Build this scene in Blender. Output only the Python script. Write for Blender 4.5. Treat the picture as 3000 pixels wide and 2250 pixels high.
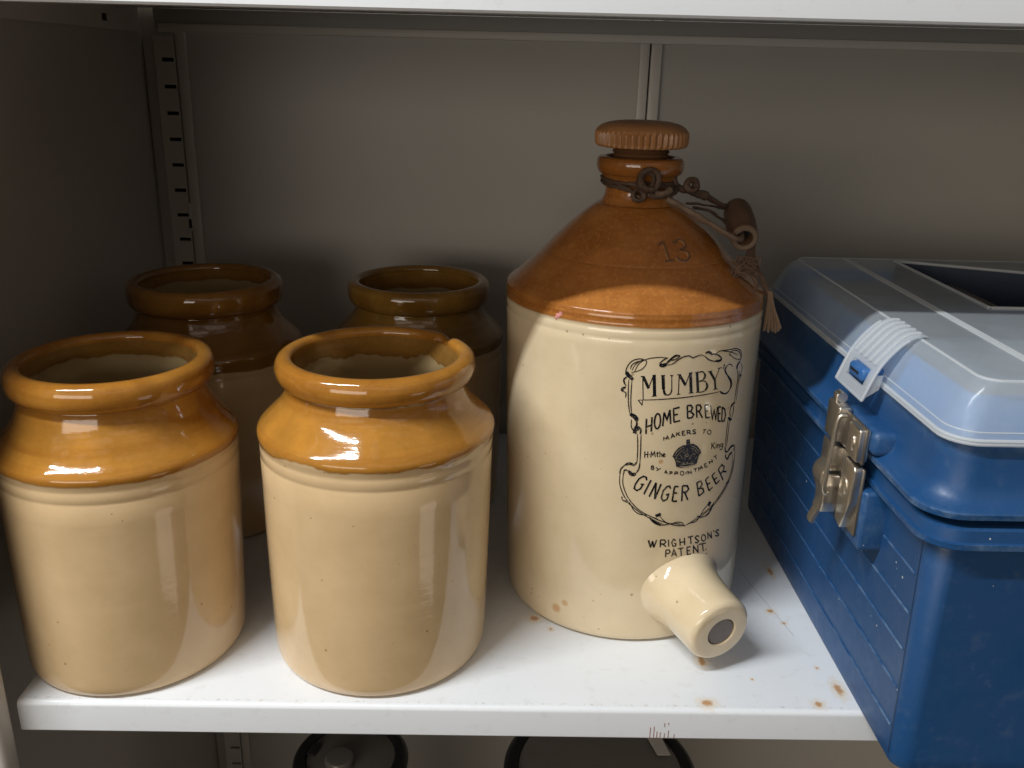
import bpy, bmesh, math, random
from mathutils import Vector, Matrix
random.seed(7)
scene = bpy.context.scene
COL = scene.collection
for o in list(bpy.data.objects):
    bpy.data.objects.remove(o, do_unlink=True)

# ------------------------------------------------------------------ camera
CAM_LOC=[0.33071, -0.47121, 0.38357]
CAM_R=[0.999712, -0.007766, 0.022719]
CAM_U=[-0.01887, 0.330907, 0.943475]
CAM_F=[0.014845, 0.943632, -0.330665]
FOCAL=31.588

cam_data = bpy.data.cameras.new('camera')
cam = bpy.data.objects.new('camera', cam_data)
COL.objects.link(cam)
cam.matrix_world = Matrix(((CAM_R[0], CAM_U[0], -CAM_F[0], CAM_LOC[0]),
                           (CAM_R[1], CAM_U[1], -CAM_F[1], CAM_LOC[1]),
                           (CAM_R[2], CAM_U[2], -CAM_F[2], CAM_LOC[2]),
                           (0, 0, 0, 1)))
cam_data.sensor_width = 36.0
cam_data.lens = FOCAL
cam_data.clip_start = 0.01
cam_data.clip_end = 100.0
scene.camera = cam

# ------------------------------------------------------------------ light and exposure
scene.view_settings.view_transform = 'Standard'
scene.view_settings.look = 'None'
scene.view_settings.exposure = 0.0
scene.view_settings.gamma = 1.0

world = bpy.data.worlds.new('World')
scene.world = world
world.use_nodes = True
wn = world.node_tree
wn.nodes.clear()
def wnode(t, **kw):
    n = wn.nodes.new(t)
    for k, v in kw.items():
        setattr(n, k, v)
    return n
w_out = wnode('ShaderNodeOutputWorld')
w_bg = wnode('ShaderNodeBackground')
w_tc = wnode('ShaderNodeTexCoord')
# a dim room all round: blocks of paler and darker furniture and wall seen only as reflections
w_map = wnode('ShaderNodeMapping')
w_map.inputs['Scale'].default_value = (1.0, 1.0, 1.0)
w_br = wnode('ShaderNodeTexBrick')
w_br.inputs['Color1'].default_value = (0.10, 0.088, 0.075, 1)
w_br.inputs['Color2'].default_value = (0.40, 0.355, 0.305, 1)
w_br.inputs['Mortar'].default_value = (0.015, 0.013, 0.012, 1)
w_br.inputs['Scale'].default_value = 3.1
w_br.inputs['Bias'].default_value = -0.2
w_br.inputs['Mortar Size'].default_value = 0.03
w_br.inputs['Brick Width'].default_value = 0.62
w_br.inputs['Row Height'].default_value = 0.3
w_sep = wnode('ShaderNodeSeparateXYZ')
w_comb = wnode('ShaderNodeCombineXYZ')
w_at = wnode('ShaderNodeMath', operation='ARCTAN2')
w_ramp = wnode('ShaderNodeValToRGB')
w_ramp.color_ramp.elements[0].position = 0.38
w_ramp.color_ramp.elements[0].color = (0.16, 0.16, 0.16, 1)
w_ramp.color_ramp.elements[1].position = 0.66
w_ramp.color_ramp.elements[1].color = (1.5, 1.5, 1.5, 1)
w_z = wnode('ShaderNodeMath', operation='MULTIPLY_ADD')
w_z.inputs[1].default_value = 0.5
w_z.inputs[2].default_value = 0.5
w_mul = wnode('ShaderNodeMix', data_type='RGBA', blend_type='MULTIPLY')
w_mul.inputs['Factor'].default_value = 1.0
wl = wn.links.new
wl(w_tc.outputs['Generated'], w_sep.inputs[0])
wl(w_sep.outputs['X'], w_at.inputs[0])
wl(w_sep.outputs['Y'], w_at.inputs[1])
wl(w_at.outputs[0], w_comb.inputs['X'])
wl(w_sep.outputs['Z'], w_comb.inputs['Y'])
wl(w_comb.outputs[0], w_br.inputs['Vector'])
wl(w_sep.outputs['Z'], w_z.inputs[0])
wl(w_z.outputs[0], w_ramp.inputs[0])
wl(w_br.outputs['Color'], w_mul.inputs['A'])
wl(w_ramp.outputs['Color'], w_mul.inputs['B'])
def wmath(op, a, b=None):
    n = wnode('ShaderNodeMath', operation=op)
    for i, v in enumerate((a, b)):
        if v is None: continue
        if isinstance(v, (int, float)): n.inputs[i].default_value = v
        else: wl(v, n.inputs[i])
    return n.outputs[0]
w_col = w_mul.outputs['Result']
w_noise = wnode('ShaderNodeTexNoise')
w_noise.inputs['Scale'].default_value = 9.0
wl(w_tc.outputs['Generated'], w_noise.inputs['Vector'])
w_az = wmath('ARCTAN2', w_sep.outputs['X'], wmath('MULTIPLY', w_sep.outputs['Y'], -1.0))   # 0 straight out of the cupboard, + to the right
def patch(col_in, az0, az1, z0, z1, colour):
    wob = wmath('MULTIPLY', wmath('SUBTRACT', w_noise.outputs['Fac'], 0.5), 0.10)
    a = wmath('ADD', w_az, wob)
    z = wmath('ADD', w_sep.outputs['Z'], wob)
    m = wmath('MULTIPLY', wmath('GREATER_THAN', a, az0), wmath('LESS_THAN', a, az1))
    m = wmath('MULTIPLY', m, wmath('MULTIPLY', wmath('GREATER_THAN', z, z0), wmath('LESS_THAN', z, z1)))
    mx = wnode('ShaderNodeMix', data_type='RGBA')
    wl(m, mx.inputs['Factor']); wl(col_in, mx.inputs['A'])
    mx.inputs['B'].default_value = (*colour, 1)
    return mx.outputs['Result']
# the room is lighter on the left than on the right
w_lr = wnode('ShaderNodeMapRange')
w_lr.inputs['From Min'].default_value = -0.5; w_lr.inputs['From Max'].default_value = 0.9
w_lr.inputs['To Min'].default_value = 1.25; w_lr.inputs['To Max'].default_value = 0.55
wl(w_az, w_lr.inputs['Value'])
w_m2 = wnode('ShaderNodeMix', data_type='RGBA', blend_type='MULTIPLY')
w_m2.inputs['Factor'].default_value = 1.0
wl(w_col, w_m2.inputs['A']); wl(w_lr.outputs['Result'], w_m2.inputs['B'])
w_col = w_m2.outputs['Result']
# pale things standing in the room, low on the right, and the lit wall and ceiling opposite
w_col = patch(w_col, 0.84, 1.12, -0.56, -0.36, (1.0, 0.84, 0.74))
w_col = patch(w_col, -0.65, -0.15, 0.30, 0.42, (0.9, 0.78, 0.66))
w_col = patch(w_col, 0.20, 0.75, 0.34, 0.44, (0.55, 0.44, 0.38))
w_col = patch(w_col, -0.30, 0.25, 0.48, 0.62, (0.6, 0.5, 0.42))
wl(w_col, w_bg.inputs['Color'])
w_bg.inputs['Strength'].default_value = 1.18
wl(w_bg.outputs[0], w_out.inputs['Surface'])

def area_light(name, loc, target, sx, sy, power, color, spread=180):
    d = bpy.data.lights.new(name, 'AREA')
    d.shape = 'RECTANGLE'
    d.size = sx
    d.size_y = sy
    d.energy = power
    d.color = color
    d.spread = math.radians(spread)
    o = bpy.data.objects.new(name, d)
    COL.objects.link(o)
    o.location = loc
    v = Vector(target) - Vector(loc)
    o.rotation_euler = v.to_track_quat('-Z', 'Y').to_euler()
    return o
# ceiling strip light in front of and above the cupboard, to the left
area_light('strip_light', (-0.66, -0.62, 1.545), (0.1, 0.0, 0.2), 1.20, 0.035, 42.0, (0.93, 0.97, 1.0)).rotation_euler = (math.radians(27), 0, 0)
# soft light of the rest of the room coming in level from the front
area_light('room_light', (-0.62, -2.0, 0.42), (0.40, 0.4, 0.25), 1.6, 0.6, 13.0, (1.0, 0.91, 0.80))

# ------------------------------------------------------------------ helpers
def mesh_obj(name, bm, mats, parent=None, smooth=True, loc=None, angle=40):
    me = bpy.data.meshes.new(name)
    bmesh.ops.recalc_face_normals(bm, faces=bm.faces[:])
    bm.to_mesh(me)
    bm.free()
    if not isinstance(mats, (list, tuple)):
        mats = [mats]
    for m in mats:
        me.materials.append(m)
    if smooth:
        for p in me.polygons:
            p.use_smooth = True
        try:
            me.set_sharp_from_angle(angle=math.radians(angle))
        except Exception:
            pass
    o = bpy.data.objects.new(name, me)
    COL.objects.link(o)
    if parent:
        o.parent = parent
    if loc:
        o.location = loc
    return o

def tag(o, label=None, cat=None, group=None, kind=None):
    if label: o['label'] = label
    if cat: o['category'] = cat
    if group: o['group'] = group
    if kind: o['kind'] = kind
    return o

def empty(name, loc, label, cat, group=None):
    o = bpy.data.objects.new(name, None)
    o.empty_display_size = 0.05
    COL.objects.link(o)
    o.location = loc
    return tag(o, label, cat, group)

def add_box(bm, x0, x1, y0, y1, z0, z1, bevel=0.0, seg=2, mat=0, M=None):
    r = bmesh.ops.create_cube(bm, size=1.0)
    vs = r['verts']
    for v in vs:
        v.co = Vector(((x0 + x1) / 2 + v.co.x * (x1 - x0), (y0 + y1) / 2 + v.co.y * (y1 - y0), (z0 + z1) / 2 + v.co.z * (z1 - z0)))
    fs = set(f for v in vs for f in v.link_faces)
    if bevel > 0:
        es = set(e for v in vs for e in v.link_edges)
        rb = bmesh.ops.bevel(bm, geom=list(es), offset=bevel, segments=seg, affect='EDGES', profile=0.5)
        vs = set(rb['verts'])
        fs = set(rb['faces'])
        for v in list(vs):
            for f in v.link_faces:
                fs.add(f)
        for f in fs:
            for v in f.verts:
                vs.add(v)
    for f in fs:
        f.material_index = mat
    if M is not None:
        for v in vs:
            v.co = M @ v.co
    return vs

def lathe(bm, prof, n=96, skew=None, mats=None, rmod=None, M=None, close_top=False):
    """prof: list of (r, z[, mat])"""
    rings = []
    for i, p in enumerate(prof):
        r, z = p[0], p[1]
        if r <= 1e-6:
            co = Vector((skew(z) if skew else 0, 0, z))
            if M is not None: co = M @ co
            rings.append([bm.verts.new(co)])
            continue
        ring = []
        for k in range(n):
            a = 2 * math.pi * k / n
            rr = r if rmod is None else rmod(i, r, a)
            co = Vector((rr * math.cos(a) + (skew(z) if skew else 0), rr * math.sin(a), z))
            if M is not None: co = M @ co
            ring.append(bm.verts.new(co))
        rings.append(ring)
    for i in range(len(rings) - 1):
        a, b = rings[i], rings[i + 1]
        mi = prof[i + 1][2] if len(prof[i + 1]) > 2 else 0
        for k in range(n):
            k2 = (k + 1) % n
            if len(a) == 1 and len(b) == 1:
                continue
            if len(a) == 1:
                f = bm.faces.new((a[0], b[k], b[k2]))
            elif len(b) == 1:
                f = bm.faces.new((a[k], a[k2], b[0]))
            else:
                f = bm.faces.new((a[k], a[k2], b[k2], b[k]))
            f.material_index = mi

def catmull(pts, sub=8, closed=False):
    P = [Vector(p) for p in pts]
    n = len(P)
    if n < 3:
        return P
    out = []
    rng = range(n if closed else n - 1)
    for i in rng:
        if closed:
            p0, p1, p2, p3 = P[i - 1], P[i], P[(i + 1) % n], P[(i + 2) % n]
        else:
            p1, p2 = P[i], P[i + 1]
            p0 = P[i - 1] if i > 0 else p1 * 2 - p2
            p3 = P[i + 2] if i + 2 < n else p2 * 2 - p1
        for s in range(sub):
            t = s / sub
            out.append(0.5 * ((2 * p1) + (p2 - p0) * t + (2 * p0 - 5 * p1 + 4 * p2 - p3) * t * t + (3 * p1 - p0 - 3 * p2 + p3) * t ** 3))
    if not closed:
        out.append(P[-1])
    return out

def smooth_prof(prof, sub=5):
    """Catmull-Rom on an (r, z) profile"""
    pts = catmull([(p[0], p[1], 0) for p in prof], sub)
    return [(max(0.0, p.x), p.y) for p in pts]

def tube(bm, pts, rad, sides=10, closed=False, caps=True, mat=0, rads=None):
    P = [Vector(p) for p in pts]
    n = len(P)
    rings = []
    prev = None
    for i in range(n):
        if closed:
            t = P[(i + 1) % n] - P[i - 1]
        else:
            t = P[min(i + 1, n - 1)] - P[max(i - 1, 0)]
        if t.length < 1e-9: t = Vector((0, 0, 1))
        t.normalize()
        if prev is None:
            ref = Vector((0, 0, 1)) if abs(t.z) < 0.9 else Vector((1, 0, 0))
            a = t.cross(ref).normalized()
        else:
            a = (prev - t * prev.dot(t)).normalized()
        prev = a
        b = t.cross(a)
        rr = rads[i] if rads else rad
        rings.append([bm.verts.new(P[i] + (a * math.cos(2 * math.pi * k / sides) + b * math.sin(2 * math.pi * k / sides)) * rr) for k in range(sides)])
    m = n if closed else n - 1
    for i in range(m):
        A, B = rings[i], rings[(i + 1) % n]
        for k in range(sides):
            f = bm.faces.new((A[k], A[(k + 1) % sides], B[(k + 1) % sides], B[k]))
            f.material_index = mat
    if caps and not closed:
        bm.faces.new(rings[0][::-1]).material_index = mat
        bm.faces.new(rings[-1]).material_index = mat

def rrect(x0, x1, y0, y1, r, n=6):
    pts = []
    for cx_, cy_, a0 in ((x0 + r, y0 + r, 180), (x1 - r, y0 + r, 270), (x1 - r, y1 - r, 0), (x0 + r, y1 - r, 90)):
        for k in range(n + 1):
            a = math.radians(a0 + 90 * k / n)
            pts.append((cx_ + r * math.cos(a), cy_ + r * math.sin(a)))
    return pts

def loft(bm, levels, n=6, cap_bottom=False, cap_top=False, mats=None):
    """levels: (z, x0, x1, y0, y1, r)"""
    rings = []
    for (z, x0, x1, y0, y1, r) in levels:
        rings.append([bm.verts.new((p[0], p[1], z)) for p in rrect(x0, x1, y0, y1, r, n)])
    for i in range(len(rings) - 1):
        a, b = rings[i], rings[i + 1]
        for k in range(len(a)):
            k2 = (k + 1) % len(a)
            bm.faces.new((a[k], a[k2], b[k2], b[k]))
    if cap_bottom: bm.faces.new(rings[0][::-1])
    if cap_top: bm.faces.new(rings[-1])
    return rings

# ------------------------------------------------------------------ materials
class NT:
    def __init__(self, name):
        self.m = bpy.data.materials.new(name)
        self.m.use_nodes = True
        self.t = self.m.node_tree
        self.t.nodes.clear()
        self.out = self.n('ShaderNodeOutputMaterial')
        self.b = self.n('ShaderNodeBsdfPrincipled')
        self.l(self.b.outputs[0], self.out.inputs['Surface'])
        self.tc = self.n('ShaderNodeTexCoord')
    def n(self, t, **kw):
        nd = self.t.nodes.new(t)
        for k, v in kw.items():
            setattr(nd, k, v)
        return nd
    def l(self, a, b):
        self.t.links.new(a, b)
    def set(self, **kw):
        for k, v in kw.items():
            self.b.inputs[k.replace('_', ' ')].default_value = v
    def noise(self, scale, detail=4, rough=0.5, vec=None):
        nd = self.n('ShaderNodeTexNoise')
        nd.inputs['Scale'].default_value = scale
        nd.inputs['Detail'].default_value = detail
        nd.inputs['Roughness'].default_value = rough
        self.l(vec if vec is not None else self.tc.outputs['Object'], nd.inputs['Vector'])
        return nd.outputs['Fac']
    def ramp(self, fac, stops, interp='LINEAR'):
        nd = self.n('ShaderNodeValToRGB')
        cr = nd.color_ramp
        cr.interpolation = interp
        while len(cr.elements) < len(stops):
            cr.elements.new(0.5)
        for e, (p, c) in zip(cr.elements, stops):
            e.position = p
            e.color = c if len(c) == 4 else (*c, 1)
        self.l(fac, nd.inputs[0])
        return nd.outputs['Color']
    def math(self, op, a, b=None, clamp=False):
        nd = self.n('ShaderNodeMath', operation=op)
        nd.use_clamp = clamp
        for i, v in enumerate((a, b)):
            if v is None: continue
            if isinstance(v, (int, float)): nd.inputs[i].default_value = v
            else: self.l(v, nd.inputs[i])
        return nd.outputs[0]
    def mix(self, fac, a, b, blend='MIX'):
        nd = self.n('ShaderNodeMix', data_type='RGBA', blend_type=blend)
        for s, v in (('Factor', fac), ('A', a), ('B', b)):
            if isinstance(v, (int, float)): nd.inputs[s].default_value = v
            elif isinstance(v, tuple): nd.inputs[s].default_value = v if len(v) == 4 else (*v, 1)
            else: self.l(v, nd.inputs[s])
        return nd.outputs['Result']
    def bump(self, h, strength=0.2, dist=0.001):
        nd = self.n('ShaderNodeBump')
        nd.inputs['Strength'].default_value = strength
        nd.inputs['Distance'].default_value = dist
        self.l(h, nd.inputs['Height'])
        self.l(nd.outputs[0], self.b.inputs['Normal'])
        return nd
    def sepz(self):
        nd = self.n('ShaderNodeSeparateXYZ')
        self.l(self.tc.outputs['Object'], nd.inputs[0])
        return nd.outputs
    def spot(self, p, rad, soft, nz, stretch=(1, 1, 1), amt=0.6):
        """1 inside an uneven patch at point p (object space)"""
        mp = self.n('ShaderNodeMapping')
        mp.inputs['Location'].default_value = (-p[0] * stretch[0], -p[1] * stretch[1], -p[2] * stretch[2])
        mp.inputs['Scale'].default_value = stretch
        self.l(self.tc.outputs['Object'], mp.inputs['Vector'])
        ln = self.n('ShaderNodeVectorMath', operation='LENGTH')
        self.l(mp.outputs[0], ln.inputs[0])
        d = self.math('DIVIDE', ln.outputs['Value'], rad)
        nn = self.math('MULTIPLY', self.math('SUBTRACT', nz, 0.5), amt * 2)
        s = self.math('SUBTRACT', 1.0, self.math('ADD', d, nn))
        return self.math('DIVIDE', s, soft, clamp=True)

def glaze_mat(name, cream, brown, z_edge, amp, dark=None, rough=0.07, speck=True, mottle=0.25, stain=None, brown2=None, edge_dark=(0.19, 0.075, 0.012), nscale=22, above=True):
    t = NT(name)
    xyz = t.sepz()
    drip = t.noise(nscale, 3, 0.55)
    drip2 = t.noise(nscale * 6, 2, 0.5)
    edge = t.math('ADD', xyz['Z'], t.math('MULTIPLY', t.math('SUBTRACT', drip, 0.5), amp))
    edge = t.math('ADD', edge, t.math('MULTIPLY', t.math('SUBTRACT', drip2, 0.5), amp * 0.25))
    fac = t.math('DIVIDE', t.math('SUBTRACT', edge, z_edge), 0.0012, clamp=True)
    band = t.math('SUBTRACT', 1.0, t.math('DIVIDE', t.math('ABSOLUTE', t.math('SUBTRACT', edge, z_edge + 0.0012)), 0.0016), clamp=True)
    n1 = t.noise(35, 5, 0.6)
    n2 = t.noise(420, 3, 0.6)
    # turned stripes round the pot
    mp = t.n('ShaderNodeMapping')
    mp.inputs['Scale'].default_value = (6, 6, 190)
    t.l(t.tc.outputs['Object'], mp.inputs['Vector'])
    n3 = t.noise(1.0, 3, 0.6, mp.outputs[0])
    b2 = brown2 or tuple(c * 0.72 for c in brown)
    bcol = t.mix(t.ramp(n1, [(0.35, (0, 0, 0)), (0.68, (1, 1, 1))]), brown, b2)
    bcol = t.mix(t.math('MULTIPLY', t.ramp(n3, [(0.45, (0, 0, 0)), (0.68, (1, 1, 1))]), 0.6), bcol, (brown[0] * 0.66, brown[1] * 0.58, brown[2] * 0.5))
    bcol = t.mix(t.math('MULTIPLY', t.ramp(n2, [(0.50, (0, 0, 0)), (0.72, (1, 1, 1))]), mottle), bcol, tuple(min(1, c * 1.45) for c in brown))
    c2 = tuple(c * 0.90 for c in cream)
    ccol = t.mix(t.ramp(n1, [(0.35, (0, 0, 0)), (0.7, (1, 1, 1))]), cream, (c2[0], c2[1] * 0.985, c2[2] * 0.95))
    ccol = t.mix(t.math('MULTIPLY', n3, 0.13), ccol, (c2[0] * 0.93, c2[1] * 0.9, c2[2] * 0.85))
    if speck:
        vo = t.n('ShaderNodeTexVoronoi')
        vo.inputs['Scale'].default_value = 190
        t.l(t.tc.outputs['Object'], vo.inputs['Vector'])
        rs = t.n('ShaderNodeSeparateColor')
        t.l(vo.outputs['Color'], rs.inputs[0])
        dot = t.math('MULTIPLY', t.math('LESS_THAN', vo.outputs['Distance'], t.math('MULTIPLY', rs.outputs['Green'], 0.20)), t.math('GREATER_THAN', rs.outputs['Red'], 0.86 if speck is True else speck))
        ccol = t.mix(t.math('MULTIPLY', dot, 0.55), ccol, (0.20, 0.11, 0.04))
    if stain:
        for (p, rad, colr, a) in stain:
            s = t.spot(p, rad, 0.5, n1)
            ccol = t.mix(t.math('MULTIPLY', s, a), ccol, colr)
    col = t.mix(fac, ccol, bcol)
    col = t.mix(t.math('MULTIPLY', band, 0.28), col, edge_dark)
    t.l(col, t.b.inputs['Base Color'])
    t.set(Roughness=rough, IOR=1.5)
    t.b.inputs['Coat Weight'].default_value = 0.35
    t.b.inputs['Coat Roughness'].default_value = 0.04
    h = t.math('ADD', t.math('MULTIPLY', n3, 0.35), t.math('MULTIPLY', fac, 0.5))
    h = t.math('ADD', h, t.math('ADD', t.math('MULTIPLY', n2, 0.16), t.math('MULTIPLY', n1, 0.5)))
    t.bump(h, 0.30, 0.0009)
    return t.m

def paint_mat(name, col, rough=0.35, dirt=0.12, orange=True):
    t = NT(name)
    n1 = t.noise(6, 5, 0.6)
    n2 = t.noise(900, 2, 0.5)
    c = t.mix(t.math('MULTIPLY', t.ramp(n1, [(0.35, (0, 0, 0)), (0.75, (1, 1, 1))]), dirt), col, tuple(x * 0.7 for x in col))
    n3 = t.noise(70, 6, 0.75)
    c = t.mix(t.math('MULTIPLY', t.ramp(n3, [(0.62, (0, 0, 0)), (0.74, (1, 1, 1))]), dirt), c, tuple(x * 0.6 for x in col))
    t.l(c, t.b.inputs['Base Color'])
    t.set(Roughness=rough)
    t.bump(t.math('ADD', n2, t.math('MULTIPLY', n1, 3.0)), 0.06, 0.0005)
    return t.m

def plain_mat(name, col, rough=0.5, metal=0.0, var=0.2, vs=60, bump=0.0, bs=300):
    t = NT(name)
    n1 = t.noise(vs, 5, 0.6)
    c = t.mix(t.math('MULTIPLY', t.ramp(n1, [(0.35, (0, 0, 0)), (0.7, (1, 1, 1))]), var), col, tuple(x * 0.55 for x in col))
    t.l(c, t.b.inputs['Base Color'])
    t.set(Roughness=rough, Metallic=metal)
    if bump:
        t.bump(t.noise(bs, 3, 0.6), bump, 0.0006)
    return t.m

WALL = (0.50, 0.472, 0.425)
m_wall = paint_mat('cabinet_paint', WALL, 0.42, 0.20)
m_rail = paint_mat('rail_lit_paint', (0.74, 0.71, 0.65), 0.4, 0.1)  # paler than the posts: light bounced off the shelf is put into the colour
m_post = paint_mat('post_paint', (0.64, 0.605, 0.55), 0.40, 0.15)
m_dark = plain_mat('dark_gap', (0.012, 0.011, 0.011), 0.8)
m_under = paint_mat('shelf_back_paint', (0.42, 0.41, 0.385), 0.45, 0.15)

def shelf_mat():
    t = NT('white_enamel')
    n1 = t.noise(7, 5, 0.6)
    n2 = t.noise(260, 4, 0.65)
    n3 = t.noise(1100, 2, 0.5)
    n4 = t.noise(90, 5, 0.7)
    col = t.mix(t.math('MULTIPLY', t.ramp(n1, [(0.35, (0, 0, 0)), (0.75, (1, 1, 1))]), 0.10), (0.745, 0.77, 0.795), (0.60, 0.59, 0.56))
    # scuffs
    sc = t.math('MULTIPLY', t.ramp(n4, [(0.56, (0, 0, 0)), (0.70, (1, 1, 1))]), 0.20)
    col = t.mix(sc, col, (0.45, 0.42, 0.38))
    # dirt collected along the front fold
    xyz = t.sepz()
    fr = t.math('SUBTRACT', 1.0, t.math('DIVIDE', t.math('ABSOLUTE', t.math('SUBTRACT', xyz['Y'], 0.0042)), 0.0013), clamp=True)
    fr = t.math('MULTIPLY', fr, t.ramp(n2, [(0.52, (0, 0, 0)), (0.66, (1, 1, 1))]))
    col = t.mix(t.math('MULTIPLY', fr, 0.55), col, (0.25, 0.19, 0.12))
    rust = [((0.5399, 0.1137, 0), 0.0042, (1, 1, 1)), ((0.5456, 0.0979, 0), 0.0026, (1, 1, 1)), ((0.4749, 0.0514, 0), 0.0075, (1.5, 0.8, 1)),
            ((0.4693, 0.0072, 0), 0.0062, (0.9, 1.1, 1)), ((0.5417, 0.0075, 0), 0.0052, (1.1, 1.1, 1)), ((0.3606, 0.0996, 0), 0.0062, (1, 1, 1)),
            ((0.5600, 0.0229, 0), 0.0075, (1.6, 0.7, 1)), ((0.553, 0.045, 0), 0.0022, (1, 1, 1)), ((0.505, 0.032, 0), 0.0018, (1, 1, 1)), ((0.372, 0.086, 0), 0.0026, (1, 1, 1)), ((0.556, 0.171, 0), 0.006, (1.8, .6, 1))]
    for p, rad, st in rust:
        halo = t.spot(p, rad * 1.45, 0.9, n2, st, 0.7)
        core = t.spot(p, rad * 0.6, 0.5, n2, st, 0.7)
        col = t.mix(t.math('MULTIPLY', halo, 0.55), col, (0.66, 0.44, 0.16))
        col = t.mix(t.math('MULTIPLY', core, 0.75), col, (0.42, 0.18, 0.035))
    t.l(col, t.b.inputs['Base Color'])
    t.set(Roughness=0.30)
    t.bump(n3, 0.06, 0.0003)
    return t.m
m_shelf = shelf_mat()

CREAM_J = (0.66, 0.475, 0.265)
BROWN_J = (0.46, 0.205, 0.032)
CREAM_F = (0.72, 0.59, 0.39)
BROWN_F = (0.42, 0.165, 0.038)

# ------------------------------------------------------------------ cabinet
XL, XR, D = -0.0216, 0.966, 0.459
ZB, ZT = -0.52, 0.72
cab = empty('storage_cabinet', (0.47, 0.2, ZB), 'grey beige steel storage cupboard that holds the shelves of stoneware', 'cabinet')
off = Vector((0.47, 0.2, ZB))
def cpart(name, bm, mat, smooth=False):
    o = mesh_obj(name, bm, mat, cab, smooth)
    o.location = -off
    return o
bm = bmesh.new(); add_box(bm, XL - 0.02, XL, -0.002, D + 0.012, ZB, ZT); cpart('side_panel', bm, m_wall)
bm = bmesh.new(); add_box(bm, XR, XR + 0.02, -0.002, D + 0.012, ZB, ZT); cpart('side_panel', bm, m_wall)
bm = bmesh.new(); add_box(bm, XL, XR, D + 0.006, D + 0.012, ZB, ZT); cpart('back_panel', bm, m_wall)
bm = bmesh.new(); add_box(bm, XL, XR, -0.002, D + 0.006, ZB - 0.02, ZB); cpart('floor_panel', bm, m_wall)
# front stiles
for (a, b) in ((XL - 0.022, 0.0284), (XR - 0.05, XR + 0.022)):
    bm = bmesh.new(); add_box(bm, a, b, -0.0200, -0.0035, ZB - 0.02, ZT, 0.004, 3)
    cpart('front_stile', bm, m_post, True)

def slotted_post(xa, xb, xs0, xs1, y, pitch, z0, zlo, zhi, h):
    """front face of a punched upright: real slots with dark behind"""
    bm = bmesh.new()
    zs = []
    z = z0
    while z > zlo:
        zs.append(z); z -= pitch
    z = z0 + pitch
    while z < zhi:
        zs.insert(0, z); z += pitch
    def quad(x0, x1, za, zb):
        f = bm.faces.new([bm.verts.new(p) for p in ((x0, y, za), (x1, y, za), (x1, y, zb), (x0, y, zb))])
    quad(xa, xs0, zlo, zhi); quad(xs1, xb, zlo, zhi)
    top = zhi
    for z in zs:
        quad(xs0, xs1, z + h / 2, top)
        # slot walls
        for (x0, x1, za, zb) in ((xs0, xs1, z + h / 2, z + h / 2), (xs0, xs1, z - h / 2, z - h / 2)):
            bm.faces.new([bm.verts.new(p) for p in ((x0, y, za), (x1, y, za), (x1, y + 0.003, zb), (x0, y + 0.003, zb))])
        top = z - h / 2
    quad(xs0, xs1, zlo, top)
    # side returns
    for xx in (xa, xb):
        bm.faces.new([bm.verts.new(p) for p in ((xx, y, zlo), (xx, y, zhi), (xx, y + 0.0045, zhi), (xx, y + 0.0045, zlo))])
    bmesh.ops.remove_doubles(bm, verts=bm.verts[:], dist=1e-6)
    return bm
pst = cpart('slotted_upright', slotted_post(-0.0088, 0.0106, -0.0018, 0.0095, D - 0.0005, 0.025, 0.3847, ZB, 0.4065, 0.0036), m_post)
bm = bmesh.new(); add_box(bm, -0.0080, 0.0100, D + 0.0037, D + 0.0052, ZB, 0.406); o = cpart('slot_dark_sheet', bm, m_dark)  # near-black sheet that paints in the darkness inside the slots
bm = bmesh.new(); add_box(bm, 0.0116, 0.0215, D + 0.0005, D + 0.0058, ZB, 0.4105, 0.0012); cpart('edge_strip', bm, m_post, True)
bm = bmesh.new(); add_box(bm, XL + 0.0015, -0.0090, D + 0.0025, D + 0.0058, ZB, 0.402, 0.0008); cpart('edge_strip', bm, m_wall, True)
# bracket tooth of the shelf hooked in the upright
bm = bmesh.new(); add_box(bm, 0.0100, 0.0135, D - 0.003, D + 0.001, 0.219, 0.247, 0.001); cpart('hook', bm, m_post, True)
bm = bmesh.new(); add_box(bm, 0.0102, 0.0128, D - 0.0036, D - 0.0028, 0.222, 0.231); cpart('hook_slot', bm, m_dark)
# double strip up the middle of the back
bm = bmesh.new(); add_box(bm, 0.4622, 0.4716, D - 0.001, D + 0.0058, ZB, ZT, 0.0015); cpart('back_strip', bm, m_post, True)
bm = bmesh.new(); add_box(bm, 0.4730, 0.4838, D - 0.001, D + 0.0058, ZB, ZT, 0.0015); cpart('back_strip', bm, m_post, True)
bm = bmesh.new(); add_box(bm, 0.4716, 0.4730, D + 0.003, D + 0.0056, ZB, ZT); cpart('back_seam', bm, m_dark)

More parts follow.
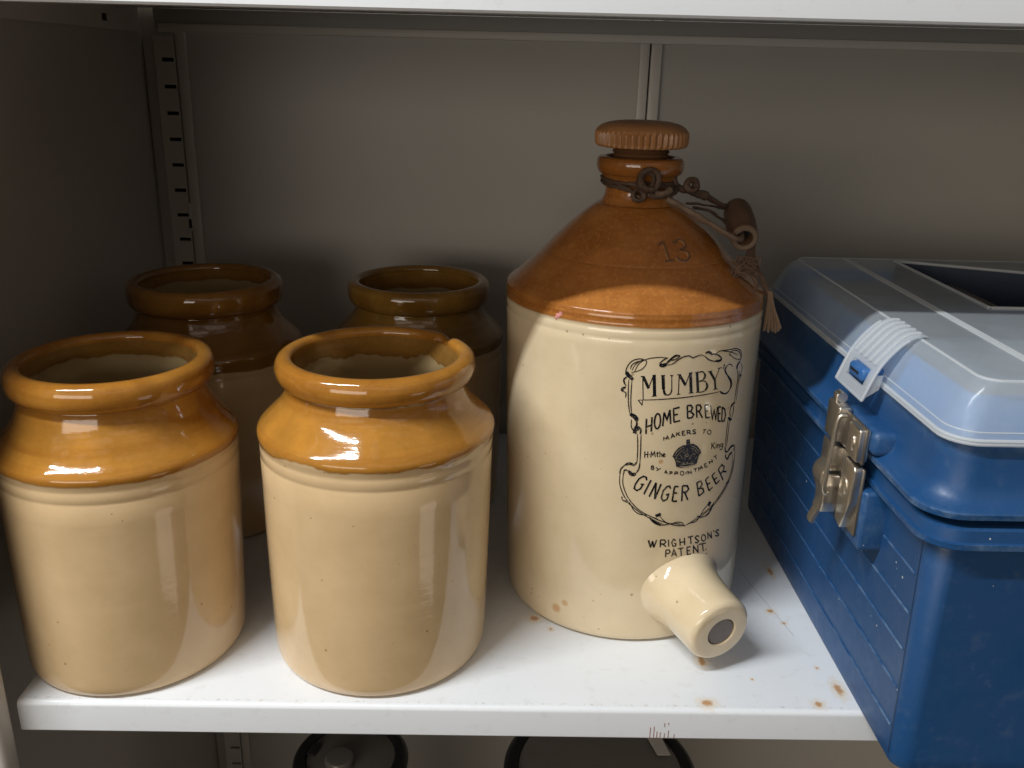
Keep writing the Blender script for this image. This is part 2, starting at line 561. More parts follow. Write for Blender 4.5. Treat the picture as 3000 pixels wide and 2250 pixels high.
# ------------------------------------------------------------------ shelves
def shelf(name, ztop, label, lip, x0, x1, mat):
    root = empty(name, (0, 0, ztop), label, 'shelf', 'shelves in the cabinet')
    bm = bmesh.new()
    R = 0.0035
    prof = [(D - 0.004, 0.0)]
    for k in range(7):
        a = math.radians(90 + 90 * k / 6)
        prof.append((R + R * math.cos(a), -R + R * math.sin(a)))
    prof += [(0.0, -lip + 0.0012), (0.0010, -lip), (0.010, -lip), (0.010, -lip + 0.0012), (0.0014, -lip + 0.0014)]
    for k in range(7):
        a = math.radians(180 - 90 * k / 6)
        prof.append((R + (R - 0.0012) * math.cos(a), -R + (R - 0.0012) * math.sin(a)))
    prof.append((D - 0.004, -0.0012))
    A = [bm.verts.new((x0, p[0], p[1])) for p in prof]
    B = [bm.verts.new((x1, p[0], p[1])) for p in prof]
    for i in range(len(prof)):
        j = (i + 1) % len(prof)
        bm.faces.new((A[i], A[j], B[j], B[i]))
    mesh_obj('shelf_board', bm, mat, root, True, angle=28)
    # turned-down side and back edges
    bm = bmesh.new(); add_box(bm, x0 - 0.0, x0 + 0.0014, 0.0105, D - 0.004, -lip, -0.0014); mesh_obj('side_flange', bm, m_post, root, False)  # left flange takes the paler post colour in place of missing light
    bm = bmesh.new(); add_box(bm, x1 - 0.0014, x1, 0.0105, D - 0.006, -lip, -0.0014); mesh_obj('side_flange', bm, m_under, root, False)
    bm = bmesh.new(); add_box(bm, x0 + 0.016, x1 - 0.016, D - 0.0050, D - 0.0036, -lip + 0.003, -0.0014); mesh_obj('back_flange', bm, m_under, root, False)
    bm = bmesh.new(); add_box(bm, 0.0, x1 - 0.02, D - 0.0095, D - 0.0052, -lip + 0.0005, -lip + 0.0082, 0.0008); mesh_obj('back_rail', bm, m_rail, root, True)
    return root
s_low = shelf('cabinet_shelf', 0.0, 'rust spotted white enamel shelf that the jars and flagon stand on', 0.0228, 0.0300, XR - 0.052, m_shelf)
s_up = shelf('cabinet_shelf', 0.4319, 'upper white steel shelf above the flagon, seen from below', 0.0228, XL + 0.001, XR - 0.001, m_shelf)
s_up.children[1].location = (0, 0, 0)
# small punched hole in the side flange of the upper shelf
bm = bmesh.new(); add_box(bm, XL + 0.0024, XL + 0.0028, 0.372, 0.381, -0.0165, -0.0105); mesh_obj('flange_hole', bm, m_dark, s_up, False)
# a few reddish scratches low on the front lip
m_scr = plain_mat('scratch_red', (0.30, 0.13, 0.09), 0.7)
bm = bmesh.new()
for (x, z0, z1) in ((0.4322, -0.0222, -0.0135), (0.4346, -0.0222, -0.0128), (0.4366, -0.0222, -0.0165), (0.4388, -0.0222, -0.0172), (0.4415, -0.0222, -0.0180), (0.4440, -0.0222, -0.0158), (0.4478, -0.0222, -0.0185), (0.4412, -0.0130, -0.0100), (0.4436, -0.0112, -0.0096)):
    add_box(bm, x, x + 0.00035, -0.00025, 0.0006, z0, z1)
mesh_obj('scratch_marks', bm, m_scr, s_low, False)
bm = bmesh.new()
def scratch(pts, w):
    P = [Vector((p[0], p[1], 0.00015)) for p in pts]
    for a, b in zip(P, P[1:]):
        d_ = (b - a).normalized(); n_ = Vector((-d_.y, d_.x, 0)) * w / 2
        bm.faces.new([bm.verts.new(a + n_), bm.verts.new(a - n_), bm.verts.new(b - n_), bm.verts.new(b + n_)])
scratch([(0.5307, 0.1757), (0.5345, 0.152), (0.5392, 0.128), (0.5432, 0.108), (0.5483, 0.0818)], 0.0004)
mesh_obj('scratch_marks', bm, plain_mat('scratch_grey', (0.45, 0.44, 0.43), 0.6), s_low, False)

# ------------------------------------------------------------------ stoneware jars
def make_jar(loc, label, S=1.0, zs=0.1627, edge=0.158, amp=0.010, cream=CREAM_J, brown=BROWN_J, rot=0.0, inner=0.1945, chip=False, drip_in=0.010, rb=0.1915, lean=0.0, H=0.2098, specks=0.93):
    root = empty('stoneware_jar', loc, label, 'jar', 'wide mouthed stoneware jars')
    root.rotation_euler.z = rot
    mo = glaze_mat('jar_glaze', cream, brown, edge * S, amp, speck=specks, mottle=0.10, rough=0.085)
    sk = lambda z: lean * (z / 0.16 - 1.0)
    mi = glaze_mat('jar_inside_glaze', (0.40, 0.29, 0.145), (0.30, 0.15, 0.034), inner * S, drip_in, nscale=26, speck=False, edge_dark=(0.16, 0.07, 0.015), rough=0.12)  # tan inside glaze, its colour also lowered for the shade in the mouth
    mr = glaze_mat('jar_rim_glaze', cream, brown, -1.0, 0.001, brown2=(brown[0] * 0.58, brown[1] * 0.50, brown[2] * 0.45), mottle=0.10)
    sc = lambda L: [(r * S, z * S) for r, z in L]
    bm = bmesh.new()
    d = zs - 0.1627
    outer = [(0.0, 0.0012), (0.061, 0.0012), (0.0650, 0.0)]
    outer += smooth_prof([(0.0668, 0.0004), (0.0698, 0.0022), (0.0715, 0.0058), (0.0722, 0.012), (0.0728, 0.03)], 4)
    outer += [(0.0735, 0.06), (0.0741, 0.095), (0.0744, 0.130 + d * .6), (0.0746, 0.1462 + d), (0.0742, 0.1471 + d), (0.0746, 0.1480 + d), (0.0747, 0.1535 + d), (0.0744, 0.1545 + d), (0.0746, 0.1556 + d)]
    outer += smooth_prof([(0.0749, 0.157 + d), (0.0757, 0.1603 + d), (0.0755, 0.1632 + d), (0.0735, 0.1662 + d), (0.0690, 0.1708 + d), (0.0640, 0.1758 + d * .8), (0.0598, 0.1810 + d * .5), (0.0572, 0.1868 + d * .2), (0.0562, 0.1912)], 4)
    lathe(bm, [(r, z, 0) for r, z in sc(outer)], 128, skew=sk)
    inn = [(0.0562, 0.1912), (0.0540, 0.1960)] + smooth_prof([(0.0517, H - 0.0047), (0.0510, 0.1985), (0.0508, 0.190), (0.0522, 0.182), (0.0575, 0.171), (0.0660, 0.158), (0.0680, 0.148), (0.0672, 0.06), (0.0645, 0.012), (0.056, 0.007)], 4) + [(0.0, 0.0065)]
    lathe(bm, [(r, z, 1) for r, z in sc(inn)], 128, skew=sk)
    bmesh.ops.remove_doubles(bm, verts=bm.verts[:], dist=1e-6)
    mesh_obj('body', bm, [mo, mi], root, True, angle=60)
    bm = bmesh.new()
    rim = smooth_prof([(0.0548, rb - 0.0002), (0.0588, rb), (0.0615, rb + 0.0028), (0.0629, rb + 0.0072), (0.0628, H - 0.0062), (0.0613, H - 0.0024), (0.0584, H - 0.0003), (0.0557, H), (0.0533, H - 0.0008), (0.0519, H - 0.0028), (0.0516, H - 0.0052)], 4)
    lathe(bm, [(r, z, 0) for r, z in sc(rim)], 128, skew=sk)
    if chip:
        for v in bm.verts:
            a = math.degrees(math.atan2(v.co.y, v.co.x))
            w = max(0, 1 - abs(a - 40) / 7.0)
            if w > 0 and v.co.z > 0.205 * S:
                v.co.z -= 0.0022 * min(1, w * 1.7)
                r = math.hypot(v.co.x, v.co.y)
                if r < 0.0555 * S:
                    k = (r + 0.0016 * min(1, w * 1.7)) / r
                    v.co.x *= k; v.co.y *= k
    mesh_obj('rim', bm, mr, root, True, angle=60)
    return root

J1 = (0.0845, 0.0724); J2 = (0.2518, 0.0774); J3 = (0.0831, 0.2709); J4 = (0.2594, 0.3027)
make_jar((*J1, 0), 'brown topped cream stoneware jar at front left, nearest the cupboard side', 0.988, 0.1560, 0.1520, 0.005, lean=0.0028)
make_jar((*J2, 0), 'brown topped cream stoneware jar at the shelf edge beside the big flagon', 1.0117, 0.1627, 0.1585, 0.013, lean=0.0012, chip=True, inner=0.1915, drip_in=0.020, rb=0.1930)
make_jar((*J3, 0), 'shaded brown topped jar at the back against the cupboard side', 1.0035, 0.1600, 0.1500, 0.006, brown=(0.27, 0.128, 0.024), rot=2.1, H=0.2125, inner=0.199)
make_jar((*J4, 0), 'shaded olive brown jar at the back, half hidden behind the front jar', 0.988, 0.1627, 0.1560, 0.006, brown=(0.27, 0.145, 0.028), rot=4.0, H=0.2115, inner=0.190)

# ------------------------------------------------------------------ flagon
FX, FY = 0.42649, 0.15865
flag = empty('stoneware_flagon', (FX, FY, 0), 'tall cream stoneware ginger beer flagon with brown shoulder, printed label and stopper', 'flagon')
skew = lambda z: 0.003 - 0.0145 * z
FP = [(0.0, 0.0015), (0.078, 0.0015), (0.0815, 0.0)] + smooth_prof([(0.0835, 0.0004), (0.0866, 0.0022), (0.0882, 0.0055), (0.0890, 0.012), (0.0894, 0.022)], 4)
FP += [(0.0897, 0.06), (0.0900, 0.12), (0.0905, 0.18), (0.0908, 0.2185), (0.0909, 0.2240), (0.0906, 0.2249), (0.0908, 0.2260), (0.0909, 0.2290), (0.0906, 0.2305), (0.0904, 0.2312), (0.0908, 0.2322), (0.0909, 0.2348), (0.0904, 0.2362), (0.0908, 0.2376), (0.0908, 0.2392), (0.0903, 0.2404), (0.0906, 0.2414)]
FP += smooth_prof([(0.0902, 0.2422), (0.0886, 0.2436), (0.0855, 0.2458), (0.0800, 0.2508), (0.0735, 0.2566), (0.0665, 0.2636), (0.0652, 0.2648)], 4)
FP += [(0.0645, 0.2652), (0.0642, 0.2660)]
FP += smooth_prof([(0.0638, 0.2666), (0.0580, 0.2726), (0.0500, 0.2804), (0.0420, 0.2878), (0.0345, 0.2938), (0.0290, 0.2976)], 4)
FP += [(0.0280, 0.2982), (0.0274, 0.2980), (0.0266, 0.2986)]
FP += smooth_prof([(0.0258, 0.2996), (0.0240, 0.3028), (0.0233, 0.3065), (0.0236, 0.3110), (0.0250, 0.3152), (0.0272, 0.3182)], 4)
m_fl = glaze_mat('flagon_glaze', CREAM_F, BROWN_F, 0.2325, 0.0018, mottle=0.42, brown2=(0.28, 0.095, 0.018), nscale=14,
                 stain=[((-0.052, -0.072, 0.017), 0.0045, (0.50, 0.24, 0.07), 0.7), ((-0.046, -0.076, 0.024), 0.003, (0.5, 0.25, 0.08), 0.6), ((0.012, -0.09, 0.142), 0.0022, (0.45, 0.22, 0.06), 0.7)], edge_dark=(0.30, 0.12, 0.02), rough=0.10)
bm = bmesh.new()
lathe(bm, [(r, z, 0) for r, z in FP], 160, skew=skew)
mesh_obj('body', bm, m_fl, flag, True, angle=60)
# mouth rim
m_flneck = glaze_mat('flagon_mouth_glaze', CREAM_F, (0.33, 0.12, 0.024), -1, 0.001, mottle=0.3)
bm = bmesh.new()
mr_ = smooth_prof([(0.0262, 0.3176), (0.0282, 0.3186), (0.0295, 0.3215), (0.0298, 0.3250), (0.0292, 0.3278), (0.0275, 0.3292), (0.0252, 0.3294), (0.0232, 0.3285), (0.0222, 0.3262), (0.0220, 0.322), (0.0220, 0.314)], 4)
lathe(bm, [(r, z, 0) for r, z in mr_], 96, skew=skew)
mesh_obj('mouth_rim', bm, m_flneck, flag, True, angle=60)
# screw stopper with fluted edge
m_stop = plain_mat('stopper_glaze', (0.44, 0.205, 0.075), 0.36, 0.0, 0.5, 45, 0.15, 400)
bm = bmesh.new()
NFL = 46
def flute(i, r, a):
    if 8 <= i <= 17:
        k = min(1.0, min(i - 7, 18 - i) / 2.0)
        c = math.cos(a * NFL)
        return r - 0.0019 * k * (0.5 + 0.5 * c) ** 0.7
    return r
sp = [(0.0, 0.3532), (0.008, 0.3531), (0.014, 0.3528), (0.0195, 0.3522), (0.0240, 0.3512), (0.0275, 0.3498), (0.0298, 0.3481), (0.0309, 0.3466),
      (0.0314, 0.3459), (0.0317, 0.3450), (0.0318, 0.3440), (0.0318, 0.3430), (0.0318, 0.3420), (0.0317, 0.3410), (0.0317, 0.3400), (0.0316, 0.3390), (0.0314, 0.3380), (0.0310, 0.3371),
      (0.0298, 0.3361), (0.0270, 0.3356), (0.0200, 0.3355)]
lathe(bm, [(r, z, 0) for r, z in sp], NFL * 8, skew=skew, rmod=flute)
stopper = mesh_obj('stopper', bm, m_stop, flag, True, angle=50)
bm = bmesh.new()
th = []
z = 0.3354
while z > 0.312:
    th += [(0.0196, z), (0.0182, z - 0.0012), (0.0196, z - 0.0026)]
    z -= 0.0026
lathe(bm, [(r, z, 0) for r, z in th] + [(0, z)], 64, skew=skew)
mesh_obj('screw_thread', bm, plain_mat('stopper_thread', (0.16, 0.075, 0.03), 0.5), stopper, True)
# tap spout near the base
m_sp = glaze_mat('spout_glaze', CREAM_F, BROWN_F, 9.0, 0.001, rough=0.10)
ax = Vector((0.392, -0.920, 0.0)).normalized()
def along(axis, origin):
    z = axis.normalized()
    x = Vector((0, 0, 1)).cross(z).normalized()
    y = z.cross(x)
    return Matrix(((x.x, y.x, z.x, origin[0]), (x.y, y.y, z.y, origin[1]), (x.z, y.z, z.z, origin[2]), (0, 0, 0, 1)))
axs = (ax + Vector((0, 0, -0.10))).normalized()
M = along(axs, Vector((skew(0.04), 0, 0.0478)))
bm = bmesh.new()
spout = smooth_prof([(0.0420, 0.0770), (0.0365, 0.0802), (0.0320, 0.0840), (0.0288, 0.0886), (0.0268, 0.0940), (0.0256, 0.1005), (0.0246, 0.1090), (0.0240, 0.1190), (0.0237, 0.1270), (0.0231, 0.1315), (0.0210, 0.1341), (0.0180, 0.1348), (0.0140, 0.1350), (0.0109, 0.1350)], 4)
spout += [(0.0106, 0.1348), (0.0104, 0.1342), (0.0103, 0.1300)]
lathe(bm, [(r, z, 0) for r, z in spout], 72, M=M)
spo = mesh_obj('spout', bm, m_sp, flag, True, angle=60)
bm = bmesh.new()
lathe(bm, [(0.0, 0.1341, 0), (0.006, 0.1342, 0), (0.0094, 0.1341, 0), (0.0100, 0.1335, 0), (0.0101, 0.1300, 0)], 48, M=M)
mesh_obj('plug', bm, plain_mat('plug_grey', (0.17, 0.14, 0.125), 0.38, 0.35, 0.3, 300, 0.15, 500), spo, True, angle=40)

